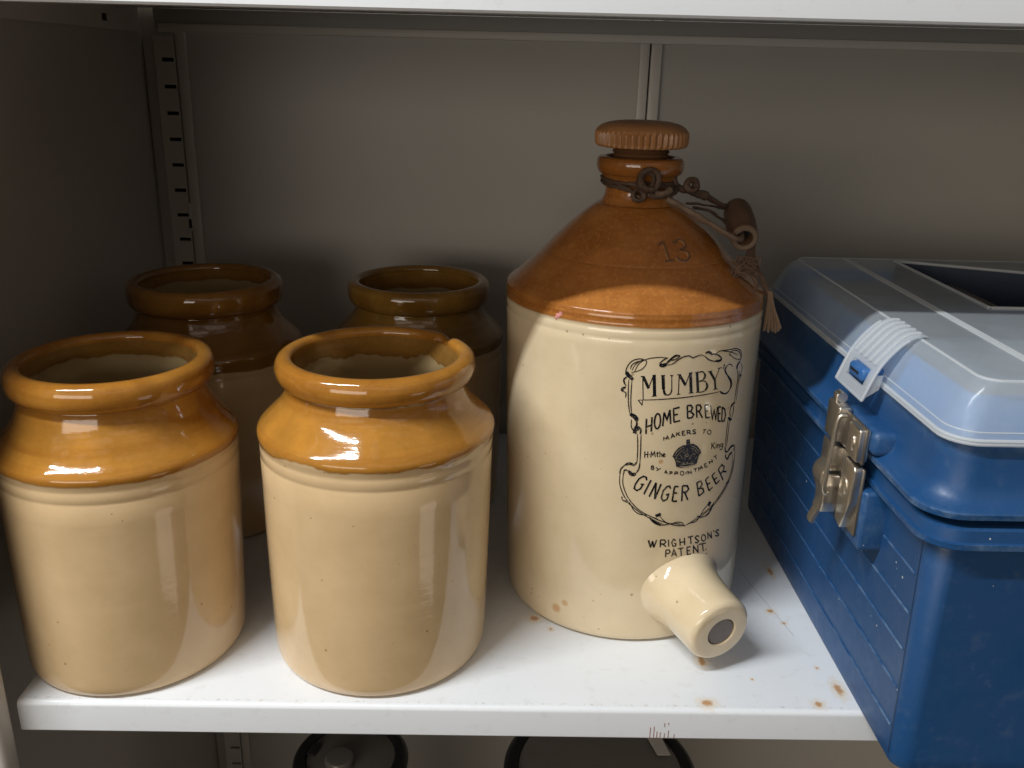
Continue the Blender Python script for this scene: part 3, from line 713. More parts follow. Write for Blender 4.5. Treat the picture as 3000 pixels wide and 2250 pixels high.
# printed label: ink strokes laid on the curved surface
TR={"label":[[3.46,0,1,[[-49.8,2014.3],[-36.9,1856.3]]],[3.46,0,1,[[-64.8,2012.8],[-36.8,2014.7]]],[12.97,0,1,[[-44.6,2010.6],[-3.2,1933.8]]],[3.46,0,1,[[-5.3,1933.7],[24.4,2021.7]]],[14.7,0,1,[[29.5,2021.8],[42.0,1884.3]]],[3.46,0,1,[[22.8,1880.2],[57.5,1884.3]]],[3.46,0,1,[[17.3,2021.6],[41.5,2024.8]]],[14.7,0,1,[[91.9,2021.7],[103.1,1928.1]]],[10.38,1,1,[[102.7,1933.0],[112.5,1900.5],[128.1,1888.3]]],[5.19,1,1,[[126.0,1888.4],[149.0,1891.7],[161.4,1909.0],[162.4,1936.4]]],[3.46,0,1,[[162.6,1934.4],[156.1,2014.6]]],[3.46,0,1,[[77.6,2020.9],[107.4,2022.5]]],[9.51,0,1,[[151.9,2014.8],[160.1,2017.4]]],[3.46,0,1,[[144.1,2020.8],[166.2,2021.1]]],[3.46,0,1,[[210.9,2024.2],[214.7,1890.9]]],[3.46,0,1,[[194.7,2023.9],[223.9,2024.5]]],[12.11,0,1,[[213.2,2022.1],[264.8,1948.9]]],[3.46,0,1,[[263.6,1949.0],[291.0,2029.2]]],[14.7,0,1,[[296.5,2030.8],[314.2,1893.9]]],[3.46,0,1,[[296.0,1892.5],[332.8,1894.3]]],[3.46,0,1,[[283.1,2029.8],[312.3,2032.5]]],[3.46,0,1,[[202.8,1889.5],[228.8,1892.1]]],[13.84,0,1,[[348.4,2030.5],[370.6,1895.6]]],[3.46,0,1,[[333.2,2030.9],[358.8,2032.5]]],[5.19,1,1,[[355.5,2029.9],[395.0,2030.1],[415.1,2014.3]]],[10.38,1,1,[[413.6,2016.4],[419.6,1996.1],[407.0,1975.8]]],[4.32,0,1,[[408.4,1974.7],[365.6,1966.3]]],[4.32,1,1,[[371.6,1966.7],[416.9,1964.9],[439.0,1946.6]]],[12.11,1,1,[[437.5,1948.7],[447.0,1921.8],[431.9,1897.8]]],[4.32,1,1,[[434.4,1898.5],[404.0,1891.1],[354.1,1893.3]]],[12.11,0,1,[[459.3,2024.0],[513.8,1957.8]]],[3.46,0,1,[[512.3,1959.0],[547.6,2037.2]]],[11.24,0,1,[[512.0,1961.0],[524.3,1897.5]]],[3.46,0,1,[[441.5,2024.1],[478.5,2026.6]]],[3.46,0,1,[[530.9,2036.5],[567.5,2037.3]]],[3.46,0,1,[[505.4,1895.2],[547.0,1895.1]]],[8.65,0,1,[[591.0,2056.5],[594.0,2046.2]]],[4.32,0,1,[[593.7,2048.2],[582.4,2024.2]]],[3.46,1,1,[[687.7,2022.9],[671.3,2040.7],[644.4,2047.1],[620.5,2040.1]]],[7.78,1,1,[[623.4,2041.6],[605.2,2020.7],[614.8,1997.3],[642.8,1966.7]]],[12.97,1,1,[[640.9,1969.0],[679.8,1930.0],[692.5,1895.3],[683.4,1868.6]]],[6.92,1,1,[[683.4,1868.6],[653.8,1846.8],[618.9,1847.0]]],[7.78,1,1,[[622.1,1846.4],[592.8,1858.5],[576.2,1871.4]]],[3.46,1,1,[[-72.2,1853.0],[47.0,1857.7],[172.6,1863.2],[375.9,1868.3],[576.3,1870.4]]],[4.32,0,1,[[-71.1,1851.1],[-41.6,1818.6]]],[2.59,0,1,[[-41.6,1818.6],[-41.6,1850.2]]],[7.78,0,1,[[-4.9,1725.9],[-2.1,1619.0]]],[7.78,0,1,[[33.6,1737.4],[35.3,1635.7]]],[7.78,0,1,[[-3.3,1668.6],[35.3,1682.1]]],[7.78,0,1,[[119.2,1769.6],[115.8,1673.3]]],[7.78,0,1,[[119.2,1769.6],[144.5,1716.7],[160.5,1786.2]]],[7.78,0,1,[[160.5,1786.2],[173.8,1687.4]]],[7.78,0,1,[[187.0,1792.1],[198.1,1698.3]]],[7.78,0,1,[[184.9,1791.2],[233.5,1800.5]]],[7.78,0,1,[[192.9,1746.8],[223.2,1753.2]]],[7.78,0,1,[[197.0,1698.3],[245.1,1706.5]]],[7.78,0,1,[[291.4,1807.4],[303.3,1718.0]]],[7.78,0,1,[[290.3,1807.4],[320.3,1807.9],[336.3,1788.3],[324.4,1765.4],[297.9,1762.7]]],[7.78,0,1,[[324.6,1763.4],[350.6,1739.6],[337.2,1718.8],[303.3,1718.0]]],[7.78,0,1,[[365.7,1803.4],[380.0,1713.1]]],[7.78,0,1,[[365.7,1803.4],[397.7,1800.9],[411.1,1780.2],[400.7,1761.3],[375.3,1758.1]]],[7.78,0,1,[[392.5,1757.2],[429.3,1707.0]]],[7.78,0,1,[[439.6,1796.7],[459.5,1702.9]]],[7.78,0,1,[[439.6,1796.7],[474.0,1792.1]]],[7.78,0,1,[[448.5,1753.2],[472.4,1749.8]]],[7.78,0,1,[[458.2,1703.1],[495.8,1700.6]]],[7.78,0,1,[[570.6,1763.9],[584.8,1661.9]]],[7.78,0,1,[[570.6,1763.9],[601.7,1755.4]]],[7.78,0,1,[[577.4,1714.7],[602.3,1709.2]]],[7.78,0,1,[[584.8,1661.9],[612.4,1650.5]]],[7.78,0,1,[[614.1,1754.2],[623.5,1649.4]]],[7.78,0,1,[[614.1,1754.2],[646.2,1730.7],[659.6,1686.7],[652.5,1648.8],[623.6,1648.3]]],[5.19,0,1,[[493.2,1787.3],[523.0,1680.9],[532.2,1750.9],[558.5,1670.8],[561.8,1764.4]]],[7.78,0,1,[[97.3,1707.4],[95.1,1684.5],[88.9,1666.5],[80.0,1656.9],[70.2,1657.6],[61.3,1668.6],[55.2,1687.6],[53.1,1710.8],[55.4,1733.7],[61.5,1751.6],[70.3,1761.2],[80.1,1760.5],[89.0,1749.6],[95.1,1730.7],[97.3,1707.4]]],[4.08,0,1,[[130.5,1572.2],[130.6,1593.0],[148.4,1582.8],[158.6,1604.8],[169.9,1578.6]]],[4.08,0,1,[[186.0,1584.2],[193.8,1615.9],[215.0,1590.6]]],[4.08,0,1,[[190.3,1595.2],[207.4,1598.1]]],[4.08,0,1,[[226.5,1599.4],[223.6,1625.3]]],[4.08,0,1,[[250.7,1626.6],[226.3,1610.7]]],[4.08,0,1,[[234.0,1615.0],[254.9,1599.0]]],[4.08,0,1,[[270.9,1600.9],[267.3,1628.5],[289.9,1630.4]]],[4.08,0,1,[[268.5,1615.5],[286.5,1616.6]]],[4.08,0,1,[[270.9,1600.9],[298.1,1601.7]]],[4.08,0,1,[[310.7,1603.7],[306.3,1630.8],[324.8,1631.2],[333.1,1622.3],[326.3,1615.0],[308.5,1615.2]]],[4.08,0,1,[[322.7,1614.4],[343.3,1602.6]]],[4.08,0,1,[[378.8,1628.4],[364.3,1631.8],[353.4,1626.6],[361.7,1619.2],[377.8,1612.5],[380.5,1604.7],[367.3,1601.8],[353.5,1606.6]]],[4.08,0,1,[[445.7,1619.6],[474.5,1617.9]]],[4.08,0,1,[[458.9,1619.3],[451.7,1592.2]]],[3.81,0,1,[[522.9,1591.2],[521.4,1583.7],[515.2,1579.0],[506.1,1578.4],[496.6,1582.1],[489.2,1589.0],[485.8,1597.3],[487.3,1604.9],[493.2,1609.6],[502.2,1610.3],[511.7,1606.6],[519.3,1599.6],[522.9,1591.2]]],[3.26,1,0,[[222.6,1459.0],[244.6,1493.2],[289.3,1518.5]]],[2.99,1,0,[[346.9,1520.6],[387.3,1502.6],[416.5,1470.7]]],[2.45,1,0,[[235.8,1449.9],[258.5,1477.4],[296.5,1500.0]]],[2.45,1,0,[[350.4,1503.9],[376.8,1490.9],[407.9,1457.2]]],[5.44,1,0,[[267.1,1381.0],[323.5,1371.8],[388.0,1382.5]]],[3.26,1,0,[[277.3,1388.9],[336.8,1390.7],[387.5,1387.5]]],[3.53,1,0,[[245.6,1419.7],[272.0,1407.5]]],[3.53,1,0,[[291.2,1397.4],[305.9,1399.2]]],[3.53,1,0,[[320.8,1399.9],[335.9,1400.1]]],[3.53,1,0,[[359.1,1397.9],[374.6,1398.5]]],[2.45,1,0,[[267.3,1460.3],[288.1,1432.2]]],[2.45,1,0,[[369.4,1449.2],[375.9,1461.5],[393.2,1446.1]]],[2.45,1,0,[[303.6,1424.1],[313.6,1436.1]]],[2.45,1,0,[[353.2,1418.4],[340.3,1433.1]]],[2.45,1,0,[[396.4,1416.0],[406.4,1434.4]]],[2.18,1,0,[[315.5,1553.2],[328.4,1555.1]]],[2.18,1,0,[[315.5,1533.8],[332.3,1534.6]]],[2.18,1,0,[[318.4,1504.2],[319.6,1471.5]]],[2.72,1,0,[[227.4,1444.0],[243.9,1439.4]]],[2.99,0,0,[[332.0,1452.1],[330.5,1446.5],[325.5,1443.5],[319.0,1444.2],[313.3,1448.4],[310.8,1454.5],[312.2,1460.1],[317.2,1463.1],[323.7,1462.4],[329.4,1458.2],[332.0,1452.1]]],[3.82,0,1,[[540.4,1509.8],[543.7,1464.6]]],[3.82,0,1,[[569.8,1508.6],[545.0,1487.3]]],[3.82,0,1,[[550.0,1488.9],[581.0,1459.3]]],[3.82,0,1,[[585.5,1490.6],[592.2,1462.6]]],[3.82,0,1,[[583.8,1503.4],[585.2,1499.4]]],[3.82,0,1,[[607.1,1459.5],[600.2,1488.9]]],[3.82,0,1,[[603.5,1478.3],[614.4,1486.0],[624.3,1475.2],[627.1,1456.5]]],[3.82,0,1,[[664.8,1481.3],[666.3,1446.6],[652.0,1437.3],[632.2,1447.3]]],[3.82,0,1,[[-2.1,1495.2],[-0.3,1449.6]]],[3.82,0,1,[[19.6,1495.5],[20.5,1453.0]]],[3.82,0,1,[[-0.6,1473.4],[19.7,1474.9]]],[3.82,0,1,[[29.0,1474.3],[36.5,1474.4]]],[3.82,0,1,[[44.2,1453.1],[45.1,1493.8],[57.4,1469.5],[69.3,1495.5],[76.5,1455.9]]],[3.82,0,1,[[90.2,1493.4],[90.5,1463.0],[98.6,1455.5]]],[3.82,0,1,[[81.6,1481.4],[102.3,1482.8]]],[3.82,0,1,[[107.1,1496.1],[110.1,1454.0]]],[3.82,0,1,[[109.4,1472.3],[119.1,1479.3],[125.4,1471.8],[126.6,1454.7]]],[3.82,0,1,[[134.7,1466.0],[149.8,1470.9],[140.7,1479.8],[133.2,1469.7],[138.7,1455.5],[152.0,1458.6]]],[3.82,0,1,[[54.5,1393.7],[53.2,1367.3]]],[3.82,0,1,[[54.5,1393.7],[68.5,1391.1],[67.8,1382.6],[54.2,1380.2]]],[3.82,0,1,[[66.7,1380.1],[73.5,1373.9],[69.0,1365.9],[53.2,1367.3]]],[3.82,0,1,[[85.6,1381.1],[102.9,1370.2]]],[3.82,0,1,[[123.1,1373.9],[92.5,1356.3]]],[3.57,0,1,[[662.9,1468.0],[661.3,1461.8],[654.8,1459.1],[646.1,1461.0],[638.5,1466.8],[634.9,1474.2],[636.5,1480.4],[642.7,1483.1],[651.4,1481.3],[659.1,1475.5],[662.9,1468.0]]],[3.53,0,1,[[153.8,1335.2],[167.9,1354.2],[176.9,1329.0]]],[3.53,0,1,[[160.2,1341.5],[174.4,1339.1]]],[3.53,0,1,[[196.8,1322.2],[197.3,1345.9],[212.8,1343.2],[214.2,1333.8],[197.7,1332.7]]],[3.53,0,1,[[234.6,1317.7],[236.2,1340.8],[258.1,1337.9],[260.8,1327.7],[237.3,1328.1]]],[3.53,0,1,[[326.1,1332.4],[329.1,1313.1]]],[3.53,0,1,[[348.3,1312.4],[342.2,1335.5],[375.4,1313.8],[367.1,1337.9]]],[3.53,0,1,[[391.3,1343.2],[420.0,1345.3]]],[3.53,0,1,[[404.8,1343.6],[411.3,1320.3]]],[3.53,0,1,[[440.9,1322.3],[431.8,1349.4],[454.2,1334.1],[457.9,1356.9],[475.4,1333.2]]],[3.53,0,1,[[496.6,1336.8],[484.6,1363.9],[505.6,1370.2]]],[3.53,0,1,[[490.5,1351.2],[509.5,1356.1]]],[3.53,0,1,[[496.6,1336.8],[522.2,1343.7]]],[3.53,0,1,[[542.0,1354.2],[529.5,1374.0],[568.1,1367.4],[554.1,1388.3]]],[3.53,0,1,[[573.5,1400.1],[602.8,1410.0]]],[3.53,0,1,[[588.2,1404.1],[605.2,1379.7]]],[3.53,0,1,[[309.2,1323.8],[307.9,1316.3],[302.9,1311.2],[295.6,1310.0],[287.9,1312.8],[281.9,1319.0],[279.2,1326.9],[280.5,1334.4],[285.4,1339.5],[292.7,1340.8],[300.4,1337.9],[306.5,1331.7],[309.2,1323.8]]],[8.34,0,1,[[96.5,1269.3],[51.5,1166.0]]],[8.34,0,1,[[96.5,1269.3],[94.6,1147.8]]],[8.34,0,1,[[135.2,1257.8],[94.6,1147.8]]],[8.34,0,1,[[57.1,1288.8],[10.3,1184.4]]],[8.34,0,1,[[241.9,1233.0],[231.6,1123.9]]],[8.34,0,1,[[240.8,1233.1],[274.8,1228.8]]],[8.34,0,1,[[237.6,1186.0],[266.0,1181.3]]],[8.34,0,1,[[231.6,1123.9],[271.9,1120.6]]],[8.34,0,1,[[307.2,1231.5],[310.9,1116.1]]],[8.34,0,1,[[307.2,1231.5],[348.8,1225.3],[361.4,1199.8],[344.2,1180.4],[310.0,1182.1]]],[8.34,0,1,[[329.5,1179.7],[362.3,1117.6]]],[8.34,0,1,[[430.1,1237.4],[461.3,1130.5]]],[8.34,0,1,[[430.1,1237.4],[466.8,1242.5],[481.8,1215.4],[464.3,1190.0],[445.4,1185.6]]],[8.34,0,1,[[464.5,1188.4],[493.6,1183.0],[505.3,1153.5],[461.3,1130.5]]],[8.34,0,1,[[511.2,1245.1],[557.9,1151.9]]],[8.34,0,1,[[511.2,1245.1],[541.7,1260.8]]],[8.34,0,1,[[533.8,1201.6],[562.3,1211.7]]],[8.34,0,1,[[557.9,1151.9],[595.8,1170.7]]],[8.34,0,1,[[574.3,1263.3],[628.2,1185.7]]],[8.34,0,1,[[574.3,1263.3],[603.3,1278.8]]],[8.34,0,1,[[602.1,1223.3],[632.8,1234.4]]],[8.34,0,1,[[628.2,1185.7],[667.3,1203.4]]],[7.51,0,1,[[24.2,1286.8],[21.3,1308.1],[-1.3,1316.4],[-31.7,1296.9],[-57.1,1255.3],[-63.0,1224.3],[-41.6,1209.8],[-16.9,1224.9],[0.5,1257.0],[-18.0,1258.6]]],[7.51,0,1,[[211.0,1219.1],[202.9,1238.7],[181.3,1236.5],[154.1,1205.7],[144.4,1157.3],[159.9,1130.6],[188.8,1141.8],[200.8,1177.1],[178.0,1176.1]]],[7.35,0,1,[[638.1,1294.2],[712.6,1195.0]]],[7.35,0,1,[[638.1,1294.2],[674.1,1321.2],[710.0,1296.0],[702.5,1265.3],[669.3,1254.2]]],[7.35,0,1,[[689.9,1266.4],[746.1,1249.4]]],[8.34,0,1,[[68.5,836.8],[88.4,781.1]]],[5.0,0,1,[[88.4,781.1],[99.5,830.6]]],[8.34,0,1,[[99.5,830.6],[113.8,780.2]]],[5.0,0,1,[[113.8,780.2],[131.4,838.4]]],[5.84,0,1,[[160.5,835.7],[164.7,780.6]]],[5.84,0,1,[[160.5,835.7],[193.9,833.3],[206.4,817.2],[193.5,803.8],[163.0,803.4]]],[5.84,0,1,[[182.5,802.0],[210.5,779.7]]],[5.84,0,1,[[225.9,833.1],[232.8,777.6]]],[5.84,0,1,[[287.5,819.3],[266.1,831.6],[254.4,806.0],[266.6,777.6],[290.0,777.4],[291.3,796.2],[275.3,798.2]]],[5.84,0,1,[[320.8,829.9],[329.0,773.6]]],[5.84,0,1,[[360.1,829.3],[368.7,772.7]]],[5.84,0,1,[[324.8,798.5],[364.2,800.0]]],[5.84,0,1,[[389.9,828.6],[440.3,829.0]]],[5.84,0,1,[[415.3,827.8],[426.4,770.4]]],[5.84,0,1,[[498.9,814.5],[472.6,824.5],[460.5,813.5],[475.9,795.6],[498.2,779.3],[489.4,766.5],[461.4,775.3]]],[5.84,0,1,[[597.6,768.9],[586.6,822.2],[639.3,764.0],[623.2,820.6]]],[5.84,0,1,[[655.2,822.6],[657.6,806.6]]],[5.84,0,1,[[723.4,802.2],[690.5,813.4],[681.9,802.2],[711.4,782.3],[729.8,764.3],[710.6,759.2],[680.2,774.1]]],[5.84,0,1,[[211.5,753.7],[213.1,698.2]]],[5.84,0,1,[[211.5,753.7],[237.1,752.3],[248.3,735.3],[233.7,724.4],[212.1,724.9]]],[5.84,0,1,[[263.6,698.2],[277.6,751.9],[304.3,695.6]]],[5.84,0,1,[[269.2,713.9],[295.7,713.2]]],[5.84,0,1,[[311.8,752.3],[359.6,751.4]]],[5.84,0,1,[[335.8,752.0],[346.3,692.0]]],[5.84,0,1,[[390.2,751.1],[399.4,690.9]]],[5.84,0,1,[[389.5,751.2],[426.1,748.7]]],[5.84,0,1,[[393.7,722.1],[421.4,720.1]]],[5.84,0,1,[[398.7,691.1],[435.6,690.4]]],[5.84,0,1,[[458.8,690.0],[449.5,750.5],[503.5,686.5],[492.9,747.7]]],[5.84,0,1,[[503.8,749.0],[575.9,743.3]]],[5.84,0,1,[[541.0,746.2],[557.6,683.0]]],[5.84,0,1,[[579.8,690.4],[591.5,688.4]]],[5.42,0,1,[[569.7,785.5],[568.2,773.3],[560.7,766.0],[549.4,765.4],[537.4,771.8],[527.9,783.3],[523.3,796.9],[524.8,809.1],[531.9,816.6],[542.9,817.3],[555.0,811.0],[564.8,799.3],[569.7,785.5]]],[3.46,1,1,[[-31.5,2120.7],[-72.1,2130.8],[-121.2,2119.0],[-154.3,2086.3],[-168.8,2042.0],[-155.2,2013.9]]],[14.7,1,1,[[-160.8,2042.5],[-157.9,2026.3],[-134.6,2004.5],[-115.7,1990.0]]],[2.59,1,1,[[-127.3,2051.4],[-107.5,2089.0],[-71.3,2117.5],[-36.7,2122.5],[-30.3,2101.6],[-53.2,2067.3],[-96.9,2045.2],[-130.5,2037.7]]],[3.46,1,1,[[-139.8,2060.3],[-124.7,2092.9],[-81.2,2117.1]]],[2.59,1,1,[[-111.5,2038.7],[-80.2,2099.9],[-22.3,2132.4],[57.5,2143.0],[119.2,2138.8]]],[4.32,1,1,[[119.1,2140.7],[89.3,2126.7],[60.4,2102.9]]],[14.7,1,1,[[60.9,2095.2],[86.9,2089.3],[112.0,2098.6]]],[9.51,1,1,[[109.8,2100.6],[130.9,2121.3],[170.4,2150.9],[207.6,2149.6]]],[4.32,1,1,[[110.5,2091.0],[153.6,2098.7],[193.8,2124.3],[235.1,2143.6],[278.9,2146.0],[302.5,2132.9],[336.1,2140.1],[370.5,2145.9],[401.7,2134.4]]],[4.32,1,1,[[207.8,2147.7],[177.4,2129.7],[141.4,2121.1]]],[10.38,1,1,[[403.1,2155.5],[436.0,2158.0],[467.6,2137.2]]],[4.32,1,1,[[401.7,2134.4],[442.0,2106.1],[502.8,2086.3]]],[11.24,1,1,[[495.5,2091.1],[543.4,2088.8],[558.4,2102.5]]],[5.19,1,1,[[558.4,2102.5],[517.1,2131.3],[456.6,2143.3]]],[3.46,1,1,[[489.8,2136.6],[534.7,2153.4],[637.6,2149.8],[707.3,2145.5],[766.7,2120.3],[789.0,2078.3],[770.9,2031.6]]],[2.59,1,1,[[645.0,2103.4],[638.2,2126.1],[680.0,2137.2],[744.5,2118.3],[784.9,2069.0],[755.3,2062.6],[689.0,2084.3],[639.3,2119.1]]],[2.59,1,1,[[534.3,2156.4],[640.2,2133.7],[739.3,2097.4]]],[11.24,1,1,[[773.9,2046.1],[744.5,2021.6],[745.6,1996.2]]],[4.32,1,1,[[745.6,1996.2],[767.6,1941.4],[762.2,1850.8],[755.8,1764.7]]],[3.46,1,1,[[797.9,2026.3],[820.1,1981.4],[798.6,1945.2]]],[3.46,1,1,[[781.5,1979.1],[784.3,1897.2],[779.2,1764.7]]],[10.38,1,1,[[794.8,1943.9],[817.1,1937.2]]],[2.59,1,1,[[809.6,1932.7],[796.9,1904.8]]],[10.38,1,1,[[766.5,1759.2],[725.8,1745.3],[717.4,1731.6]]],[4.32,1,1,[[716.5,1737.0],[709.2,1697.1],[722.4,1663.1]]],[12.97,1,1,[[693.8,1664.1],[726.2,1641.3],[739.7,1648.7]]],[4.32,1,1,[[742.6,1653.3],[753.2,1697.8],[749.0,1740.3]]],[3.46,1,1,[[696.5,1647.9],[693.1,1554.4],[693.3,1448.4]]],[3.46,1,1,[[716.8,1633.0],[713.4,1539.2],[709.9,1444.5]]],[6.92,1,1,[[693.3,1448.4],[704.8,1411.5],[737.4,1403.4]]],[12.11,1,1,[[733.0,1406.7],[771.3,1429.1],[812.3,1431.2]]],[5.19,1,1,[[811.8,1433.5],[832.7,1407.2],[809.7,1391.9]]],[12.11,1,1,[[800.8,1383.5],[762.3,1372.2],[747.6,1346.9]]],[6.92,1,1,[[748.9,1340.1],[716.2,1365.7],[708.2,1391.4]]],[3.46,1,1,[[829.2,1402.8],[846.7,1354.4],[840.8,1246.6],[801.7,1169.9],[743.4,1103.7],[616.1,1021.6],[475.3,959.5],[353.9,923.5]]],[2.59,1,1,[[811.1,1364.5],[816.9,1253.6],[780.7,1170.5],[722.4,1115.2],[599.6,1025.7],[500.7,981.9],[353.9,923.5]]],[2.59,1,1,[[837.5,1313.4],[817.5,1198.4],[740.3,1121.3],[661.0,1054.3]]],[7.78,1,1,[[806.2,1179.6],[788.4,1162.7],[753.3,1156.2]]],[17.3,1,1,[[583.6,1062.7],[564.2,1036.4]]],[3.46,1,1,[[566.1,1044.7],[524.7,1021.0],[463.1,945.3],[397.5,935.3]]],[10.38,1,1,[[625.5,1046.9],[582.4,980.0],[539.6,960.0]]],[4.32,1,1,[[539.6,960.0],[495.9,963.0],[459.1,981.5]]],[3.46,1,1,[[353.9,923.5],[326.3,951.8],[283.0,960.7],[236.1,954.7],[188.5,971.9],[141.9,1018.4]]],[3.46,1,1,[[353.9,923.5],[285.2,935.1],[212.5,959.0],[130.5,991.7],[73.3,1018.6]]],[3.46,1,1,[[353.9,923.5],[271.7,953.2],[201.6,951.2],[156.3,946.7]]],[23.35,1,1,[[124.9,1037.7],[134.2,1016.6]]],[11.24,1,1,[[62.8,1012.2],[103.9,974.2],[156.2,947.8]]],[6.92,1,1,[[-157.0,2008.9],[-179.0,1987.9],[-174.7,1963.9],[-161.5,1945.3]]],[11.24,1,1,[[-163.2,1938.3],[-188.5,1920.8],[-181.6,1904.6]]],[4.32,1,1,[[-179.6,1904.8],[-160.9,1896.3],[-161.1,1863.8]]],[3.46,1,1,[[-145.8,1988.3],[-145.0,1902.3],[-138.6,1823.8],[-126.8,1759.9]]],[3.46,1,1,[[-123.5,1986.7],[-124.8,1903.6],[-122.4,1824.8],[-111.7,1745.8]]],[16.43,1,1,[[-124.5,1755.0],[-86.6,1735.1],[-70.6,1707.7]]],[7.78,1,1,[[-72.6,1707.7],[-72.9,1677.5],[-86.3,1661.7]]],[4.32,1,1,[[-112.0,1715.7],[-109.1,1665.5],[-95.4,1641.0]]],[16.43,1,1,[[-97.4,1640.9],[-71.4,1652.3],[-49.7,1668.3]]],[6.92,1,1,[[-47.3,1663.4],[-39.9,1643.4],[-44.5,1617.9]]],[12.11,1,1,[[-95.0,1634.0],[-69.7,1625.0]]],[3.46,1,1,[[-63.0,1617.2],[-54.8,1515.5],[-54.4,1422.6]]],[3.46,1,1,[[-37.3,1618.1],[-34.0,1516.2],[-32.8,1413.0]]],[5.19,1,1,[[-54.4,1422.6],[-66.7,1401.3],[-78.9,1395.5]]],[12.97,1,1,[[-73.5,1392.6],[-105.6,1404.4],[-141.5,1391.6]]],[5.19,1,1,[[-141.5,1391.6],[-169.0,1358.0],[-173.1,1315.7]]],[5.19,1,1,[[-32.8,1413.0],[-37.6,1371.2],[-54.6,1339.2]]],[14.7,1,1,[[-56.3,1333.8],[-85.4,1327.2],[-113.0,1351.8]]],[6.05,1,1,[[-113.0,1351.8],[-139.5,1355.2],[-148.2,1323.1]]],[3.46,1,1,[[-173.4,1320.9],[-169.5,1247.4],[-134.4,1165.2],[-71.8,1094.1],[17.9,1031.9],[108.7,985.0],[190.5,945.4]]],[3.46,1,1,[[-148.5,1328.3],[-146.3,1249.4],[-105.2,1156.6],[-33.5,1079.5],[39.5,1034.1],[130.1,997.2]]],[7.78,1,1,[[-142.2,1132.5],[-99.9,1119.4],[-80.6,1099.0]]],[3.46,1,1,[[-148.0,1162.0],[-149.2,1144.7],[-140.0,1132.6]]],[3.46,1,1,[[-80.9,1104.4],[-59.6,1067.7],[-14.8,1036.8],[39.8,1029.8]]]],"crown":[[205.4,1453.7],[220.4,1485.2],[248.1,1514.0],[286.4,1530.1],[308.7,1528.0],[306.8,1567.0],[334.7,1567.4],[342.1,1530.9],[364.7,1533.1],[406.3,1509.8],[436.1,1476.0],[444.7,1455.0],[433.5,1445.2],[426.1,1438.1],[413.8,1383.7],[396.8,1374.6],[339.1,1367.3],[279.3,1367.3],[240.1,1379.0],[236.4,1400.7],[224.9,1431.1],[214.9,1444.9]],"num":[[16.68,0,1,[[129.2,2779.6],[193.9,2800.8],[217.8,2692.1]]],[12.97,0,1,[[168.1,2690.9],[265.4,2696.5]]],[12.97,1,1,[[326.8,2788.0],[416.0,2807.8],[485.6,2795.5],[479.1,2769.4],[382.4,2748.8]]],[12.97,1,1,[[382.4,2748.8],[462.4,2739.5],[469.5,2713.3],[403.3,2691.4],[324.5,2698.7],[316.0,2713.4]]]]}
def surf_r(z):
    P = [(p[1], p[0]) for p in FP]
    for i in range(3, len(P) - 1):
        if P[i][0] <= z <= P[i + 1][0] and P[i + 1][0] > P[i][0]:
            t = (z - P[i][0]) / (P[i + 1][0] - P[i][0])
            return P[i][1] + t * (P[i + 1][1] - P[i][1])
    return 0.09
def on_pot(u, z, lift, R=0.0903):
    th = u / R
    r = surf_r(z) + lift
    return Vector((r * math.sin(th) + skew(z), -r * math.cos(th), z))
def ribbon(bm, pts, w, lift, R=0.0903, smooth=False, thick=0.0):
    P = [Vector((p[0] / 1000 * R, p[1] / 10000, 0)) for p in pts]
    if smooth and len(P) > 2:
        P = catmull(P, 6)
    # resample so that the ribbon follows the curve of the pot
    Q = [P[0]]
    for a, b in zip(P, P[1:]):
        L = (b - a).length
        k = max(1, int(L / 0.0012))
        for i in range(1, k + 1):
            Q.append(a.lerp(b, i / k))
    n = len(Q)
    tot = max(1e-6, sum((b - a).length for a, b in zip(Q, Q[1:])))
    L = R_ = None
    Ls, Rs = [], []
    for i in range(n):
        t = Q[min(i + 1, n - 1)] - Q[max(i - 1, 0)]
        t = t.normalized() if t.length > 1e-9 else Vector((1, 0, 0))
        nn = Vector((-t.y, t.x, 0))
        if 0 < i < n - 1:   # mitre
            t1 = (Q[i] - Q[i - 1]); t2 = (Q[i + 1] - Q[i])
            if t1.length > 1e-9 and t2.length > 1e-9:
                c = max(0.45, math.sqrt(max(0.0, (1 + t1.normalized().dot(t2.normalized())) / 2)))
            else: c = 1
        else:
            c = 1
        hw = w / 2 / c
        if smooth and n > 4:
            s = i / (n - 1)
            hw *= 0.55 + 0.45 * min(1, 4 * min(s, 1 - s) + 0.1)
        a = Q[i] + nn * hw; b = Q[i] - nn * hw
        Ls.append(bm.verts.new(on_pot(a.x, a.y, lift, R)))
        Rs.append(bm.verts.new(on_pot(b.x, b.y, lift, R)))
    for i in range(n - 1):
        try: bm.faces.new((Ls[i], Rs[i], Rs[i + 1], Ls[i + 1]))
        except ValueError: pass
def ink_mat(name, col, worn):
    t = NT(name)
    n1 = t.noise(700, 4, 0.7)
    n2 = t.noise(60, 3, 0.6)
    f = t.math('ADD', n1, t.math('MULTIPLY', n2, 0.5))
    c = t.mix(t.ramp(f, [(0.80, (0, 0, 0)), (1.0, (worn, worn, worn))]), col, (0.42, 0.34, 0.22))
    t.l(c, t.b.inputs['Base Color'])
    t.set(Roughness=0.14)
    return t.m
m_ink = ink_mat('black_ink', (0.010, 0.011, 0.014), 0.75)
m_inkcream = ink_mat('crown_cream', (0.42, 0.35, 0.24), 0.2)  # cream lines belonging to the crown print
bm = bmesh.new()
for k, (w, sm, dark, pts) in enumerate(TR['label']):
    if dark:
        ribbon(bm, pts, (w * (1.55 if sm and w > 13 else 1.28) + (2.6 if sm else 2.1)) / 10000, 0.00012 + 0.0000004 * k, smooth=bool(sm))
mesh_obj('printed_label', bm, m_ink, flag, False)
lab = flag.children[-1]
